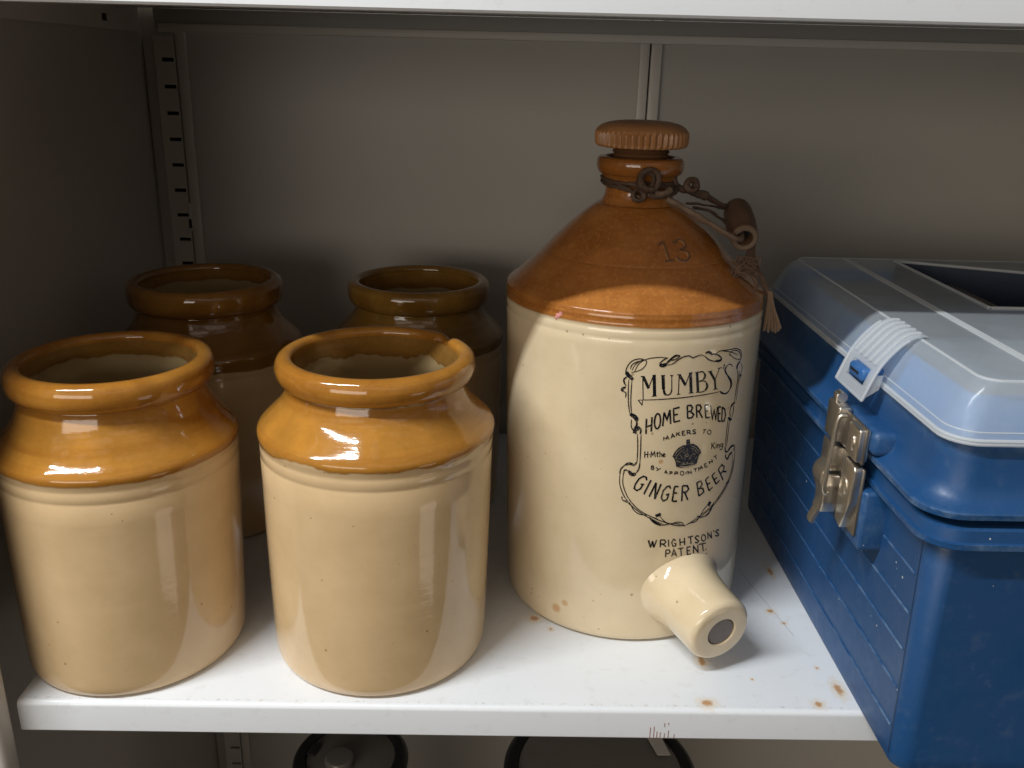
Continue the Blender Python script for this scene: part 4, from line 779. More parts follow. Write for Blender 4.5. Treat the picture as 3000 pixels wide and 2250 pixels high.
bm = bmesh.new()
C = [(p[0] / 1000 * 0.0903, p[1] / 10000) for p in TR['crown']]
cx_ = sum(p[0] for p in C) / len(C); cz_ = sum(p[1] for p in C) / len(C) - 0.002
vc = bm.verts.new(on_pot(cx_, cz_, 0.0003))
vr = []
for i in range(len(C)):
    a, b = C[i], C[(i + 1) % len(C)]
    for s in range(3):
        q = (a[0] + (b[0] - a[0]) * s / 3, a[1] + (b[1] - a[1]) * s / 3)
        vr.append(q)
mid = [bm.verts.new(on_pot(cx_ + (q[0] - cx_) * .5, cz_ + (q[1] - cz_) * .5, 0.0003)) for q in vr]
outv = [bm.verts.new(on_pot(q[0], q[1], 0.0003)) for q in vr]
for i in range(len(vr)):
    j = (i + 1) % len(vr)
    bm.faces.new((vc, mid[i], mid[j]))
    bm.faces.new((mid[i], outv[i], outv[j], mid[j]))
crown = mesh_obj('crown_emblem', bm, ink_mat('crown_ink', (0.030, 0.029, 0.033), 0.5), lab, False)
bm = bmesh.new()
for k, (w, sm, dark, pts) in enumerate(TR['label']):
    if not dark:
        ribbon(bm, pts, w / 10000 * 0.85, 0.00042 + 0.0000004 * k, smooth=bool(sm))
mesh_obj('crown_lines', bm, m_inkcream, lab, False)
# stamped number on the shoulder
m_num = glaze_mat('number_glaze', CREAM_F, (0.40, 0.205, 0.095), -1, 0.001, mottle=0.5, rough=0.25)
def inv_r(z):
    return z
bm = bmesh.new()
core = []
for (w, sm, dark, pts) in TR['num']:
    P3 = []
    for (t_, z_) in pts:
        z = z_ / 10000
        r = surf_r(z) + 0.0001
        P3.append(Vector((r * math.sin(t_ / 1000) + skew(z), -r * math.cos(t_ / 1000), z)))
    if sm: P3 = catmull(P3, 6)
    Q = [P3[0]]
    for a, b in zip(P3, P3[1:]):
        for i in range(1, 4):
            Q.append(a.lerp(b, i / 3))
    tube(bm, Q, 0.00105, 8)
    core.append([q + Vector((q.x, q.y, 0)).normalized() * 0.00062 + Vector((0, 0, 0.0003)) for q in Q])
num = mesh_obj('stamped_number', bm, m_num, flag, True)
bm = bmesh.new()
for Q in core:
    tube(bm, Q, 0.00062, 6)
mesh_obj('number_core_line', bm, plain_mat('number_dark', (0.15, 0.068, 0.026), 0.4), num, True)  # raised darker line along the middle of each digit
# pink fleck of paint on the shoulder edge
bm = bmesh.new()
for (u, z, ru, rz) in ((-0.0625, 0.2345, 0.0016, 0.0018), (-0.0606, 0.2362, 0.0014, 0.0016), (-0.0641, 0.2330, 0.0010, 0.0012)):
    vc = bm.verts.new(on_pot(u, z, 0.0007))
    ring = [bm.verts.new(on_pot(u + ru * math.cos(a) * (1 + .25 * math.sin(3 * a)), z + rz * math.sin(a), 0.00025)) for a in [2 * math.pi * k / 12 for k in range(12)]]
    for k in range(12):
        bm.faces.new((vc, ring[k], ring[(k + 1) % 12]))
mesh_obj('paint_fleck', bm, plain_mat('pink_paint', (0.62, 0.25, 0.22), 0.6), flag, True)

# wire carrying handle
m_wire = plain_mat('rusty_wire', (0.115, 0.070, 0.045), 0.62, 0.25, 0.6, 260, 0.6, 900)
m_wire2 = plain_mat('pale_wire', (0.19, 0.125, 0.08), 0.65, 0.1, 0.5, 260, 0.5, 900)
m_grip = plain_mat('handle_wood', (0.13, 0.068, 0.038), 0.6, 0.0, 0.5, 120, 0.4, 500)
m_str = plain_mat('twine', (0.31, 0.205, 0.125), 0.9, 0.0, 0.5, 400, 0.3, 1200)
m_str2 = plain_mat('old_twine', (0.16, 0.095, 0.06), 0.9, 0.0, 0.5, 400, 0.3, 1200)
def neck_loop(z0, tilt, r, n=48, ph=0.0):
    return [(r * math.cos(a) + skew(z0), r * math.sin(a), z0 + tilt * math.sin(a + ph)) for a in [2 * math.pi * k / n for k in range(n)]]
bm = bmesh.new()
tube(bm, neck_loop(0.3118, 0.0022, 0.0250, ph=math.pi), 0.0013, 8, closed=True)
tube(bm, neck_loop(0.3135, -0.0018, 0.0256, ph=2.2), 0.0012, 8, closed=True)
tube(bm, neck_loop(0.3092, 0.0030, 0.0252, ph=-1.2), 0.0014, 8, closed=True)
def ring_pts(c, r, n1, turns=1.0, pitch=0.0, n=28):
    nn = Vector(n1).normalized()
    a_ = nn.cross(Vector((0, 0, 1))).normalized(); b_ = nn.cross(a_)
    return [Vector(c) + (a_ * math.cos(t) + b_ * math.sin(t)) * r + nn * pitch * (t / (2 * math.pi)) for t in [2 * math.pi * turns * k / (n * turns) for k in range(int(n * turns) + 1)]]
tube(bm, ring_pts((-0.0003, -0.0305, 0.3168), 0.0066, (0.15, -1, 0.25), 2.3, 0.0019), 0.0020, 8)
tube(bm, ring_pts((-0.0010, -0.0312, 0.3170), 0.0045, (0.2, -1, 0.1), 1.2, 0.001), 0.0014, 8)
tube(bm, ring_pts((-0.0062, -0.0300, 0.3068), 0.0034, (0.1, -1, 0.2), 1.6, 0.0014), 0.0016, 8)
tube(bm, catmull([(-0.024, -0.010, 0.3150), (-0.0190, -0.0195, 0.3130), (-0.0095, -0.0275, 0.3085), (-0.0040, -0.0310, 0.3050), (-0.0020, -0.0315, 0.3090), (-0.0010, -0.0305, 0.3125)], 8), 0.0013, 8)
tube(bm, catmull([(0.0, -0.0312, 0.3085), (0.0045, -0.0318, 0.3065), (0.012, -0.0292, 0.3068), (0.0185, -0.0225, 0.3085), (0.0225, -0.014, 0.3105), (0.0300, -0.010, 0.3085)], 8), 0.0021, 8)
# arm to the far end of the grip, with an eye
tube(bm, ring_pts((0.0312, -0.0105, 0.3118), 0.0036, (0.4, -1, 0.2), 1.8, 0.002), 0.0021, 8)
tube(bm, catmull([(0.0205, -0.012, 0.3165), (0.0218, -0.013, 0.3125), (0.0270, -0.012, 0.3092), (0.0350, -0.009, 0.3072), (0.0434, -0.005, 0.3044), (0.0605, 0.005, 0.2962), (0.0715, 0.020, 0.2925)], 8), 0.0020, 8)
tube(bm, catmull([(0.0330, -0.0095, 0.3082), (0.0385, -0.0072, 0.3062), (0.0442, -0.0048, 0.3040)], 8), 0.0031, 8)
tube(bm, catmull([(0.0281, -0.020, 0.3009), (0.044, -0.010, 0.2988), (0.0606, 0.005, 0.2944)], 8), 0.0008, 6)
tube(bm, catmull([(0.0335, -0.020, 0.2985), (0.0420, -0.016, 0.2962), (0.0475, -0.015, 0.2944), (0.0589, -0.010, 0.2870)], 8), 0.0011, 6)
from mathutils import noise as mnoise
def kink(bm, amt, f):
    for v in bm.verts:
        v.co += mnoise.noise_vector(v.co * f) * amt
kink(bm, 0.0007, 160)
kink(bm, 0.00035, 700)
hand = mesh_obj('carrying_handle', bm, m_wire, flag, True)
bm = bmesh.new()
tube(bm, catmull([(0.0045, -0.0322, 0.3082), (0.0098, -0.0318, 0.3086), (0.0150, -0.0290, 0.3108)], 8), 0.0022, 8)
tube(bm, catmull([(0.0129, -0.0300, 0.3047), (0.021, -0.0318, 0.3012), (0.0313, -0.0345, 0.2958), (0.0472, -0.0375, 0.2872), (0.0572, -0.0375, 0.2818), (0.0642, -0.0320, 0.2800), (0.0665, -0.022, 0.2832)], 8), 0.0021, 8)
kink(bm, 0.0006, 160)
kink(bm, 0.0003, 700)
mesh_obj('wire_arm', bm, m_wire2, hand, True)
# hollow grip
g0 = Vector((0.0668, -0.0320, 0.2803)); g1 = Vector((0.0716, 0.0160, 0.2934))
M = along(g1 - g0, g0)
L = (g1 - g0).length
bm = bmesh.new()
gp = [(0.0053, 0.012), (0.0053, 0.0006), (0.0056, 0.0), (0.0084, 0.0), (0.0092, 0.0008), (0.0093, 0.003), (0.0088, 0.0045), (0.0095, 0.008), (0.0103, L * .5), (0.0098, L - 0.008), (0.0090, L - 0.003), (0.0078, L - 0.0005), (0.003, L), (0.0, L)]
lathe(bm, [(0.0, 0.012, 1)] + [(r, z, 1 if i == 0 else 0) for i, (r, z) in enumerate(gp)], 40, M=M)
mesh_obj('grip', bm, [m_grip, m_dark], hand, True, angle=45)
# pale worn ring round the open end
bm = bmesh.new()
lathe(bm, [(0.0055, -0.0002), (0.0060, -0.0006), (0.0082, -0.0006), (0.0090, 0.0004), (0.0088, 0.0012)], 40, M=M)
mesh_obj('grip_end', bm, m_wire2, hand, True)
# twine hanging from the grip
bm = bmesh.new()
base = [(0.0770, -0.012, 0.2860), (0.0790, -0.0110, 0.2758), (0.0782, -0.0150, 0.2673), (0.0805, -0.0185, 0.2592), (0.0850, -0.0215, 0.2502), (0.0893, -0.0238, 0.2411), (0.0913, -0.0252, 0.2328), (0.0925, -0.0262, 0.2270)]
for k in range(5):
    pts = []
    for i, p in enumerate(base):
        a = i * 1.1 + k * 1.256
        pts.append((p[0] + 0.0011 * math.cos(a), p[1] + 0.0011 * math.sin(a), p[2]))
    tube(bm, catmull(pts, 6), 0.00075, 6)
for k in range(20):
    a0 = Vector((0.0650 + random.uniform(-.002, .002), -0.0405 + random.uniform(-.002, .002), 0.2660))
    pts = [a0 + Vector((random.uniform(-.007, .012), random.uniform(-.004, .004), -.004 + random.uniform(-.006, .008))) for _ in range(5)]
    tube(bm, catmull(pts, 6), 0.00042, 5)
tube(bm, catmull([(0.076, -0.020, 0.274), (0.070, -0.035, 0.2672), (0.0625, -0.0430, 0.2640), (0.0610, -0.0440, 0.2606), (0.0655, -0.0428, 0.2592), (0.072, -0.0395, 0.2570), (0.0755, -0.0400, 0.2520), (0.0750, -0.0440, 0.2478)], 8), 0.0013, 6)
tube(bm, catmull([(0.076, -0.014, 0.276), (0.071, -0.030, 0.2700), (0.0665, -0.0390, 0.2655), (0.069, -0.0390, 0.2600)], 8), 0.0015, 6)
tw = mesh_obj('twine_wrap', bm, m_str2, hand, True)
bm = bmesh.new()
for k in range(46):
    u = random.uniform(-1, 1); v = random.uniform(-1, 1)
    p0 = Vector((0.0902 + 0.0012 * u, -0.0248 + 0.0012 * v, 0.2430))
    p1 = Vector((0.0915 + 0.0022 * u, -0.0262 + 0.002 * v, 0.2330))
    p2 = Vector((0.0930 + 0.0042 * u, -0.0272 + 0.003 * v, 0.2240 + random.uniform(-.001, .001)))
    p3 = Vector((0.0942 + 0.0058 * u + random.uniform(-.001, .001), -0.0275 + 0.0036 * v, 0.2155 + random.uniform(-.0012, .0030)))
    tube(bm, catmull([p0, p1, p2, p3], 5), 0.00036, 5)
mesh_obj('frayed_end', bm, m_str, hand, True)

# ------------------------------------------------------------------ tackle box
def blue_mat(name, col, rough=0.42, specks=True):
    t = NT(name)
    n1 = t.noise(14, 5, 0.6)
    n2 = t.noise(650, 3, 0.6)
    n4 = t.noise(60, 7, 0.78)
    c = t.mix(t.math('MULTIPLY', t.ramp(n1, [(0.4, (0, 0, 0)), (0.75, (1, 1, 1))]), 0.30), col, (col[0] + 0.03, col[1] * 0.95 + 0.02, col[2] * 0.85 + 0.02))
    if specks:
        dust = t.math('MULTIPLY', t.ramp(n4, [(0.55, (0, 0, 0)), (0.80, (1, 1, 1))]), 0.13)
        c = t.mix(dust, c, (0.30, 0.31, 0.32))
        vo = t.n('ShaderNodeTexVoronoi')
        vo.inputs['Scale'].default_value = 85
        t.l(t.tc.outputs['Object'], vo.inputs['Vector'])
        rs = t.n('ShaderNodeSeparateColor')
        t.l(vo.outputs['Color'], rs.inputs[0])
        dot = t.math('MULTIPLY', t.math('LESS_THAN', vo.outputs['Distance'], t.math('MULTIPLY', rs.outputs['Green'], 0.085)), t.math('GREATER_THAN', rs.outputs['Red'], 0.78))
        c = t.mix(t.math('MULTIPLY', dot, 0.85), c, (0.62, 0.62, 0.60))
    ge = t.n('ShaderNodeNewGeometry')
    wear = t.math('MULTIPLY', t.ramp(ge.outputs['Pointiness'], [(0.53, (0, 0, 0)), (0.62, (1, 1, 1))]), t.ramp(n4, [(0.42, (0, 0, 0)), (0.62, (1, 1, 1))]))
    c = t.mix(t.math('MULTIPLY', wear, 0.55), c, (0.24, 0.36, 0.46))
    t.l(c, t.b.inputs['Base Color'])
    t.l(t.ramp(n4, [(0.35, (rough - 0.08,) * 3), (0.7, (rough + 0.14,) * 3)]), t.b.inputs['Roughness'])
    t.bump(n2, 0.16, 0.0004)
    return t.m
BLUE = (0.011, 0.066, 0.190)
m_blue = blue_mat('blue_plastic', BLUE)
m_bluedk = plain_mat('dark_blue_plastic', (0.008, 0.022, 0.055), 0.5)
BX, BXR, BYF, BYB = 0.566, 0.800, -0.051, 0.292
box = empty('tackle_box', (0.68, 0.12, 0.0), 'blue plastic tackle box with clear lid and metal latch overhanging the shelf', 'tackle box')
boff = Vector((0.68, 0.12, 0.0))
def bpart(name, bm, mat, parent=None, smooth=True, angle=40):
    o = mesh_obj(name, bm, mat, parent or box, smooth, angle=angle)
    if parent is None:
        o.location = -boff
    return o
def grow(z, d, r):
    return (z, BX - d, BXR + d, BYF - d, BYB + d, r)
bm = bmesh.new()
loft(bm, [grow(0.0, -0.0026, 0.0085), grow(0.0006, -0.0010, 0.0095), grow(0.003, -0.0001, 0.0105), grow(0.010, 0.0002, 0.011), grow(0.151, 0.0040, 0.013),
          grow(0.1522, 0.0046, 0.017), grow(0.1530, 0.0112, 0.020), grow(0.1538, 0.0122, 0.021), grow(0.1570, 0.0124, 0.021), grow(0.1575, 0.0106, 0.020), grow(0.1640, 0.0100, 0.020), grow(0.1648, 0.0090, 0.020), grow(0.1652, 0.0060, 0.017), grow(0.1652, -0.004, 0.012)], 8, cap_bottom=True, cap_top=True)
body = bpart('body', bm, m_blue)
# moulded siding lines on the latch side
bm = bmesh.new()
def siding(bm, z, y0, y1):
    x = BX - 0.0001 - 0.0038 * (z / 0.151)
    tube(bm, [(x, y0 + (y1 - y0) * k / 6, z) for k in range(7)], 0.0008, 8)
for z in (0.0241, 0.0508, 0.0764, 0.1003):
    siding(bm, z, -0.0395, 0.276)
siding(bm, 0.1256, -0.0395, 0.0035); siding(bm, 0.1256, 0.0655, 0.276)
bpart('siding', bm, m_blue, None, True)
bm = bmesh.new()
va = [bm.verts.new(p) for p in ((BX - 0.0004, -0.0425, 0.006), (BX - 0.0004, -0.0420, 0.006), (BX - 0.0042, -0.0420, 0.1515), (BX - 0.0042, -0.0425, 0.1515))]
bm.faces.new(va)
bpart('corner_seam', bm, m_bluedk, None, False)

# lid
LX = 0.5605
bm = bmesh.new()
def lg(z, x, r, dy=0.0):
    d = BX - x
    return (z, x, BXR + d, BYF + 0.0045 - d - dy, BYB + d, r)
loft(bm, [lg(0.1655, 0.566, 0.016), lg(0.1690, 0.5665, 0.016), lg(0.1698, 0.5535, 0.021), lg(0.1704, 0.5512, 0.022), lg(0.1735, 0.5508, 0.022), lg(0.1745, 0.5518, 0.022), lg(0.1752, 0.5530, 0.022),
          lg(0.1775, 0.5562, 0.021), lg(0.1808, 0.5586, 0.020), lg(0.1860, 0.5602, 0.019), lg(0.1980, 0.5612, 0.018), lg(0.2075, 0.5618, 0.018), lg(0.2085, 0.5640, 0.016)], 8, cap_bottom=False)
lid = bpart('lid', bm, m_blue)
# raised trays under the clear top: outer wall and floor
bm = bmesh.new()
loft(bm, [lg(0.2083, 0.5640, 0.015), lg(0.2120, 0.5690, 0.012), lg(0.2300, 0.5745, 0.009), lg(0.2300, 0.5765, 0.008), lg(0.2110, 0.5775, 0.008)], 8)
tray = bpart('tray_wall', bm, blue_mat('tray_blue', (0.04, 0.21, 0.50), 0.45, False), lid)
bm = bmesh.new()
def plate(bm, x0, x1, y0, y1, z):
    bm.faces.new([bm.verts.new(p) for p in ((x0, y0, z), (x1, y0, z), (x1, y1, z), (x0, y1, z))])
RX0, RX1, RY0 = 0.6575, 0.762, 0.1085
plate(bm, 0.5770, RX0, -0.036, 0.282, 0.2200)
plate(bm, RX0, 0.790, -0.036, RY0, 0.2200)
bpart('tray_floor', bm, plain_mat('tray_grey', (0.20, 0.235, 0.27), 0.6), lid, False)
# handle well
bm = bmesh.new()
WY = lambda x: 0.262 - (x - 0.6575) * 0.42
wp = [(RX0, RY0), (RX1, RY0), (RX1, WY(RX1)), (RX0, WY(RX0))]
top = [bm.verts.new((p[0], p[1], 0.2395)) for p in wp]
bot = [bm.verts.new((p[0], p[1], 0.2020)) for p in wp]
for i in range(4):
    j = (i + 1) % 4
    bm.faces.new((top[i], bot[i], bot[j], top[j]))
bm.faces.new(bot)
bpart('handle_well', bm, m_bluedk, lid, False)
bm = bmesh.new()
add_box(bm, 0.6740, 0.6960, 0.118, 0.236, 0.2150, 0.2290, 0.004, 3)
add_box(bm, 0.6960, 0.745, 0.118, 0.134, 0.2140, 0.2260, 0.004, 3)
bpart('handle', bm, plain_mat('handle_plastic', (0.045, 0.034, 0.032), 0.45), lid)

# frosted clear lid
def frost_mat(name, op, tint=(0.80, 0.84, 0.86), rough=0.22):
    t = NT(name)
    t.set(Roughness=rough)
    t.b.inputs['Base Color'].default_value = (*tint, 1)
    tr = t.n('ShaderNodeBsdfTransparent')
    tr.inputs['Color'].default_value = (0.93, 0.95, 0.97, 1)
    tl = t.n('ShaderNodeBsdfTranslucent')
    tl.inputs['Color'].default_value = (*tint, 1)
    m1 = t.n('ShaderNodeMixShader')
    m1.inputs[0].default_value = 0.45
    t.l(t.b.outputs[0], m1.inputs[1]); t.l(tl.outputs[0], m1.inputs[2])
    m2 = t.n('ShaderNodeMixShader')
    n1 = t.noise(40, 4, 0.6)
    t.l(t.math('ADD', op, t.math('MULTIPLY', t.math('SUBTRACT', n1, 0.5), 0.16)), m2.inputs[0])
    t.l(tr.outputs[0], m2.inputs[1]); t.l(m1.outputs[0], m2.inputs[2])
    t.l(m2.outputs[0], t.out.inputs['Surface'])
    t.bump(t.noise(700, 2, 0.5), 0.06, 0.0003)
    return t.m
m_clear = frost_mat('frosted_clear', 0.50, (0.84, 0.90, 0.95), 0.18)
m_clear2 = frost_mat('frosted_thick', 0.72, (0.86, 0.88, 0.88), 0.25)
CY0, CY1 = -0.0535, 0.288
def cl(z, d, r):
    return (z, 0.5605 + d, BXR + 0.006 - d, CY0 + d * 0.62, CY1 - d, r)
bm = bmesh.new()
side = [cl(0.2110, 0.0, 0.017), cl(0.2150, 0.0008, 0.016), cl(0.2215, 0.0035, 0.014), cl(0.2310, 0.0078, 0.013), cl(0.2370, 0.0120, 0.011), cl(0.2396, 0.0148, 0.010), cl(0.2405, 0.0180, 0.009)]
rings = loft(bm, side, 8)
# top with the opening over the handle
def fill_top():
    ring = rings[-1]
    hole = [bm.verts.new((p[0], p[1], 0.2405)) for p in wp]
    es = [bm.edges.get((ring[i], ring[(i + 1) % len(ring)])) for i in range(len(ring))]
    hs = [bm.edges.new((hole[i], hole[(i + 1) % 4])) for i in range(4)]
    bmesh.ops.triangle_fill(bm, use_beauty=True, edges=[e for e in es if e] + hs)
fill_top()
clear = bpart('clear_lid', bm, m_clear, lid, True, 30)
# thicker frosted edges: rim bead, ridge bead, divider ribs
bm = bmesh.new()
def loop_at(z, d, r, off=0.0):
    lv = cl(z, d, r)
    return [(p[0], p[1], z) for p in rrect(lv[1] - off, lv[2] + off, lv[3] - off, lv[4] + off, r, 8)]
for zz in (0.2095, 0.2113):
    tube(bm, loop_at(zz, 0.0, 0.017, 0.0004), 0.0011, 8, closed=True)
tube(bm, loop_at(0.2155, 0.0012, 0.016), 0.0004, 6, closed=True)
tube(bm, loop_at(0.2399, 0.0168, 0.010), 0.0009, 8, closed=True)
for dx in (-0.0022, 0.0, 0.0022):
    tube(bm, [(0.6170 + dx, y, 0.2409) for y in (-0.040, 0.1, 0.268)], 0.0007, 6)
tube(bm, [(RX0 - 0.001, y, 0.2405) for y in (RY0, 0.2, WY(RX0))], 0.0014, 8)
tube(bm, [(RX0, RY0 - 0.001, 0.2405), (RX1, RY0 - 0.001, 0.2405)], 0.0014, 8)
tube(bm, [(RX0, WY(RX0) + 0.001, 0.2405), (RX1, WY(RX1) + 0.001, 0.2405)], 0.0012, 8)
bpart('lid_rim', bm, m_clear2, lid, True)
# flexible clasp tab of the clear lid
cp = [(0.5468, 0.2022), (0.5495, 0.2100), (0.5528, 0.2190), (0.5562, 0.2255), (0.5612, 0.2322), (0.5672, 0.2382), (0.5735, 0.2415), (0.5790, 0.2420)]
bm = bmesh.new()
cps = [(p.x, p.y) for p in catmull([(a, b, 0) for a, b in cp], 5)]
Y0, Y1 = 0.0285, 0.0715
HY0, HY1, HZ0, HZ1 = 0.0365, 0.0620, 0.2085, 0.2195
def strip(bm, y0, y1, sel, th=0.0013):
    A = [(x, z) for x, z in cps if sel(z)]
    for s in (0, 1):
        vs0 = [bm.verts.new((x + s * th, y0, z)) for x, z in A]
        vs1 = [bm.verts.new((x + s * th, y1, z)) for x, z in A]
        for i in range(len(A) - 1):
            bm.faces.new((vs0[i], vs1[i], vs1[i + 1], vs0[i + 1]))
strip(bm, Y0, HY0, lambda z: True)
strip(bm, HY1, Y1, lambda z: True)
strip(bm, HY0, HY1, lambda z: z <= HZ0 + 0.0012)
strip(bm, HY0, HY1, lambda z: z >= HZ1 - 0.0016)
for yy in (Y0, Y1):
    tube(bm, [(x, yy, z) for x, z in cps if z < 0.2405], 0.0010, 6)
tube(bm, [(cps[0][0], Y0, cps[0][1]), (cps[0][0], Y1, cps[0][1])], 0.0010, 6)
for k in range(5):
    y = 0.0345 + k * 0.0077
    tube(bm, [(x - 0.0006, y + 0.001 * math.sin(i * .25), z) for i, (x, z) in enumerate(cps) if z > 0.2225], 0.0015, 8)
# slanted gussets
for yy in (Y0, Y1):
    vs = [bm.verts.new(p) for p in ((0.5470, yy, 0.2026), (0.5524, yy, 0.2180), (0.5575, yy, 0.2180), (0.5560, yy, 0.2090))]
    bm.faces.new(vs)
clasp = bpart('lid_clasp', bm, frost_mat('frosted_clasp', 0.60, (0.84, 0.87, 0.89), 0.2), lid, True)
bm = bmesh.new()
add_box(bm, 0.5485, 0.5640, 0.0385, 0.0600, 0.2098, 0.2182, 0.0026, 3)
peg = bpart('clasp_peg', bm, blue_mat('peg_blue', (0.02, 0.12, 0.36), 0.35, False), lid)
bm = bmesh.new(); add_box(bm, 0.5483, 0.5500, 0.0430, 0.0560, 0.2135, 0.2152); bpart('peg_slot', bm, m_dark, lid, False)

# latch boss on lid and backing plate on body
bm = bmesh.new()
add_box(bm, 0.5475, 0.5640, 0.0045, 0.0630, 0.1755, 0.1905, 0.0042, 4)
bpart('latch_boss', bm, m_blue, lid)
bm = bmesh.new()
vs = add_box(bm, 0.5485, 0.5660, 0.0060, 0.0630, 0.1135, 0.1520, 0.0025, 3)
bpart('latch_plate', bm, m_blue)
def metal_mat():
    t = NT('brass_plated_steel')
    n1 = t.noise(90, 5, 0.65)
    n2 = t.noise(600, 3, 0.6)
    c = t.mix(t.ramp(n1, [(0.4, (0, 0, 0)), (0.7, (1, 1, 1))]), (0.82, 0.77, 0.69), (0.66, 0.59, 0.49))
    c = t.mix(t.ramp(n2, [(0.64, (0, 0, 0)), (0.74, (0.45, 0.45, 0.45))]), c, (0.30, 0.20, 0.12))
    t.l(c, t.b.inputs['Base Color'])
    t.set(Metallic=1.0)
    t.l(t.ramp(n1, [(0.3, (0.27, 0.27, 0.27)), (0.75, (0.42, 0.42, 0.42))]), t.b.inputs['Roughness'])
    t.bump(n2, 0.04, 0.0003)
    return t.m
m_metal = metal_mat()
m_metaldk = plain_mat('darkened_latch_metal', (0.34, 0.30, 0.25), 0.38, 0.9, 0.4, 120)  # latch metal with shade put into its colour, so the ribs stand out
latch = bpart('latch', (lambda b: (add_box(b, 0.5438, 0.5462, 0.0085, 0.0605, 0.1685, 0.1915, 0.0011, 2), add_box(b, 0.5468, 0.5490, 0.0105, 0.0600, 0.1205, 0.1650, 0.0010, 2), b)[-1])(bmesh.new()), m_metaldk)
def lobes(name, items):
    bm = bmesh.new()
    for (x0, y0, y1, z0, z1, bev) in items:
        add_box(bm, x0, 0.5478, y0, y1, z0, z1, bev, 4)
    return bpart(name, bm, m_metal, latch)
def lpart(name, bm, smooth=True):
    return bpart(name, bm, m_metal, latch, smooth)
# raised ribs of the keeper on the lid
lobes('keeper', [(0.5392, 0.0405, 0.0600, 0.1700, 0.1930, 0.0015), (0.5405, 0.0095, 0.0260, 0.1700, 0.1905, 0.0014)])
# curled hook on top of the keeper
bm = bmesh.new()
tube(bm, [(0.5440, 0.0495, 0.1962), (0.5440, 0.0565, 0.1962)], 0.0032, 14)
add_box(bm, 0.5402, 0.5418, 0.0500, 0.0560, 0.1925, 0.1985, 0.0007)
lpart('keeper_hook', bm)
# lower plate with tapering right wing
bm = bmesh.new()
def wedge(bm, prof_yz, x0, x1, bev):
    A = [bm.verts.new((x0, y, z)) for y, z in prof_yz]; B = [bm.verts.new((x1, y, z)) for y, z in prof_yz]
    n = len(A)
    fs = [bm.faces.new(A[::-1]), bm.faces.new(B)]
    for i in range(n):
        fs.append(bm.faces.new((A[i], A[(i + 1) % n], B[(i + 1) % n], B[i])))
    es = set(e for f in fs for e in f.edges)
    bmesh.ops.bevel(bm, geom=list(es), offset=bev, segments=3, affect='EDGES', profile=0.5)
wedge(bm, [(0.0110, 0.1640), (0.0130, 0.1660), (0.0290, 0.1665), (0.0300, 0.1640), (0.0300, 0.1240), (0.0205, 0.1215), (0.0150, 0.1330), (0.0115, 0.1420)], 0.5418, 0.5480, 0.0010)
wedge(bm, [(0.0430, 0.1660), (0.0605, 0.1670), (0.0605, 0.1500), (0.0430, 0.1490)], 0.5398, 0.5480, 0.0010)
lpart('base_wing', bm)
# rivets
bm = bmesh.new()
for (y, z, x, ry, rz) in ((0.0215, 0.1495, 0.5415, 0.0042, 0.0056), (0.0165, 0.1800, 0.5402, 0.0030, 0.0050), (0.0405, 0.1400, 0.5380, 0.0020, 0.0024)):
    r = bmesh.ops.create_uvsphere(bm, u_segments=20, v_segments=12, radius=1.0)
    for v in r['verts']:
        v.co = Vector((x + v.co.x * 0.0012, y + v.co.y * ry, z + v.co.z * rz))
lpart('rivet', bm)
# bail wire
bm = bmesh.new()
tube(bm, catmull([(0.5420, 0.0345, 0.1900), (0.5375, 0.0350, 0.1880), (0.5362, 0.0355, 0.1700), (0.5355, 0.0362, 0.1500), (0.5358, 0.0368, 0.1390), (0.5385, 0.0372, 0.1365)], 6), 0.0015, 10)
lpart('bail_wire', bm)
# lever with kinked tail
bm = bmesh.new()
lv = [(0.5405, 0.1540), (0.5362, 0.1500), (0.5345, 0.1440), (0.5362, 0.1385), (0.5382, 0.1320), (0.5388, 0.1240), (0.5368, 0.1180), (0.5350, 0.1135), (0.5345, 0.1105)]
lvs = [(p.x, p.y) for p in catmull([(a, b, 0) for a, b in lv], 4)]
for s, wv in ((0, 0), (1, 0)):
    pass
n = len(lvs)
wid = lambda z: (0.0425 + (0.0045 if z < 0.128 else 0.0), 0.0575 - (0.002 if z < 0.12 else 0))
loops = []
for (x, z) in lvs:
    y0, y1 = wid(z)
    loops.append([bm.verts.new(p) for p in ((x, y0, z), (x - 0.0006, (y0 + y1) / 2, z), (x, y1, z), (x + 0.0022, y1, z - 0.0004), (x + 0.0022, y0, z - 0.0004))])
for a, b in zip(loops, loops[1:]):
    for i in range(5):
        bm.faces.new((a[i], a[(i + 1) % 5], b[(i + 1) % 5], b[i]))
bm.faces.new(loops[0][::-1]); bm.faces.new(loops[-1])
# cheek plate of the lever
wedge(bm, [(0.0385, 0.1480), (0.0425, 0.1480), (0.0425, 0.1215), (0.0395, 0.1225), (0.0365, 0.1300), (0.0365, 0.1420)], 0.5362, 0.5455, 0.0008)
lpart('lever', bm)

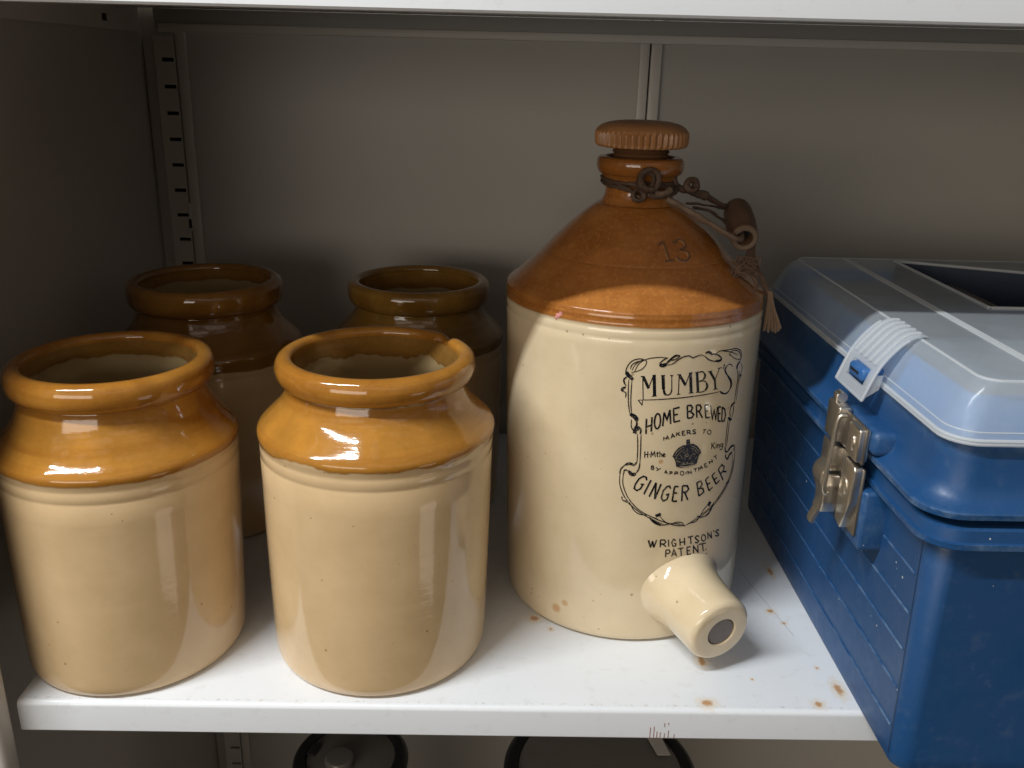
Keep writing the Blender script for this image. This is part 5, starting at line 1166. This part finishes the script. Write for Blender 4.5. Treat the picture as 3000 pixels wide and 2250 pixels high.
# ------------------------------------------------------------------ pots on the level below
m_potdk = plain_mat('black_rim', (0.012, 0.012, 0.014), 0.35)
m_potlid = plain_mat('grey_lid', (0.19, 0.175, 0.155), 0.40)
m_glass = plain_mat('lid_glass', (0.15, 0.14, 0.125), 0.15)
def pot(loc, R, h, label, rim, mat):
    root = empty('lidded_pot', loc, label, 'pot', 'round pots below the shelf')
    bm = bmesh.new()
    lathe(bm, [(0, 0), (R * 0.9, 0), (R * 0.96, 0.004), (R * 0.98, h - 0.02), (R, h - 0.012), (R, h - 0.004)], 72)
    mesh_obj('pot_body', bm, m_potdk, root, True)
    bm = bmesh.new()
    lathe(bm, [(0, h + 0.003), (R * 0.5, h + 0.002), (R - rim, h)], 72)
    ld = mesh_obj('pot_lid', bm, mat, root, True)
    bm = bmesh.new()
    lathe(bm, smooth_prof([(R - rim, h - 0.001), (R - rim * 0.8, h + 0.003), (R - rim * 0.3, h + 0.003), (R + 0.001, h - 0.002), (R, h - 0.008)], 4), 72)
    mesh_obj('lid_band', bm, m_potdk, ld, True)
    return root, ld
p1, l1 = pot((0.205, 0.178, ZB), 0.050, -0.20 - ZB, 'small round pot with knobbed lid and black rim, under the shelf', 0.011, m_glass)
bm = bmesh.new()
lathe(bm, smooth_prof([(0.0125, 0.0), (0.0125, 0.003), (0.0128, 0.006), (0.0125, 0.008), (0.0110, 0.0092), (0.006, 0.0096)], 4) + [(0, 0.0097)], 40)
o = mesh_obj('knob', bm, m_glass, l1, True); o.location = (-0.008, -0.013, -0.197 - ZB)
bm = bmesh.new(); add_box(bm, -0.0042, 0.0042, -0.008, 0.008, 0, 0.0015, 0.0006); o = mesh_obj('vent', bm, m_dark, l1, True); o.location = (-0.034, 0.006, -0.1978 - ZB); o.rotation_euler.z = -0.25
bm = bmesh.new(); add_box(bm, -0.095, -0.048, -0.034, -0.010, -0.224 - ZB, -0.210 - ZB, 0.005, 3); mesh_obj('pot_handle', bm, m_potdk, p1, True)
p2, l2 = pot((0.427, 0.168, ZB), 0.0845, -0.20 - ZB, 'wide round pot with flat grey lid, black rim and pale paper tag', 0.0125, m_potlid)
bm = bmesh.new()
tagp = [(0.4734 - 0.427, 0.2032 - 0.168), (0.4867 - 0.427, 0.2035 - 0.168), (0.4914 - 0.427, 0.1796 - 0.168), (0.4797 - 0.427, 0.1794 - 0.168)]
va = [bm.verts.new((p[0], p[1], -0.1948 - ZB)) for p in tagp]; vb = [bm.verts.new((p[0], p[1], -0.1953 - ZB)) for p in tagp]
bm.faces.new(va); bm.faces.new(vb[::-1])
for i in range(4):
    bm.faces.new((va[i], va[(i + 1) % 4], vb[(i + 1) % 4], vb[i]))
mesh_obj('paper_tag', bm, plain_mat('paper', (0.62, 0.58, 0.53), 0.8), l2, False)
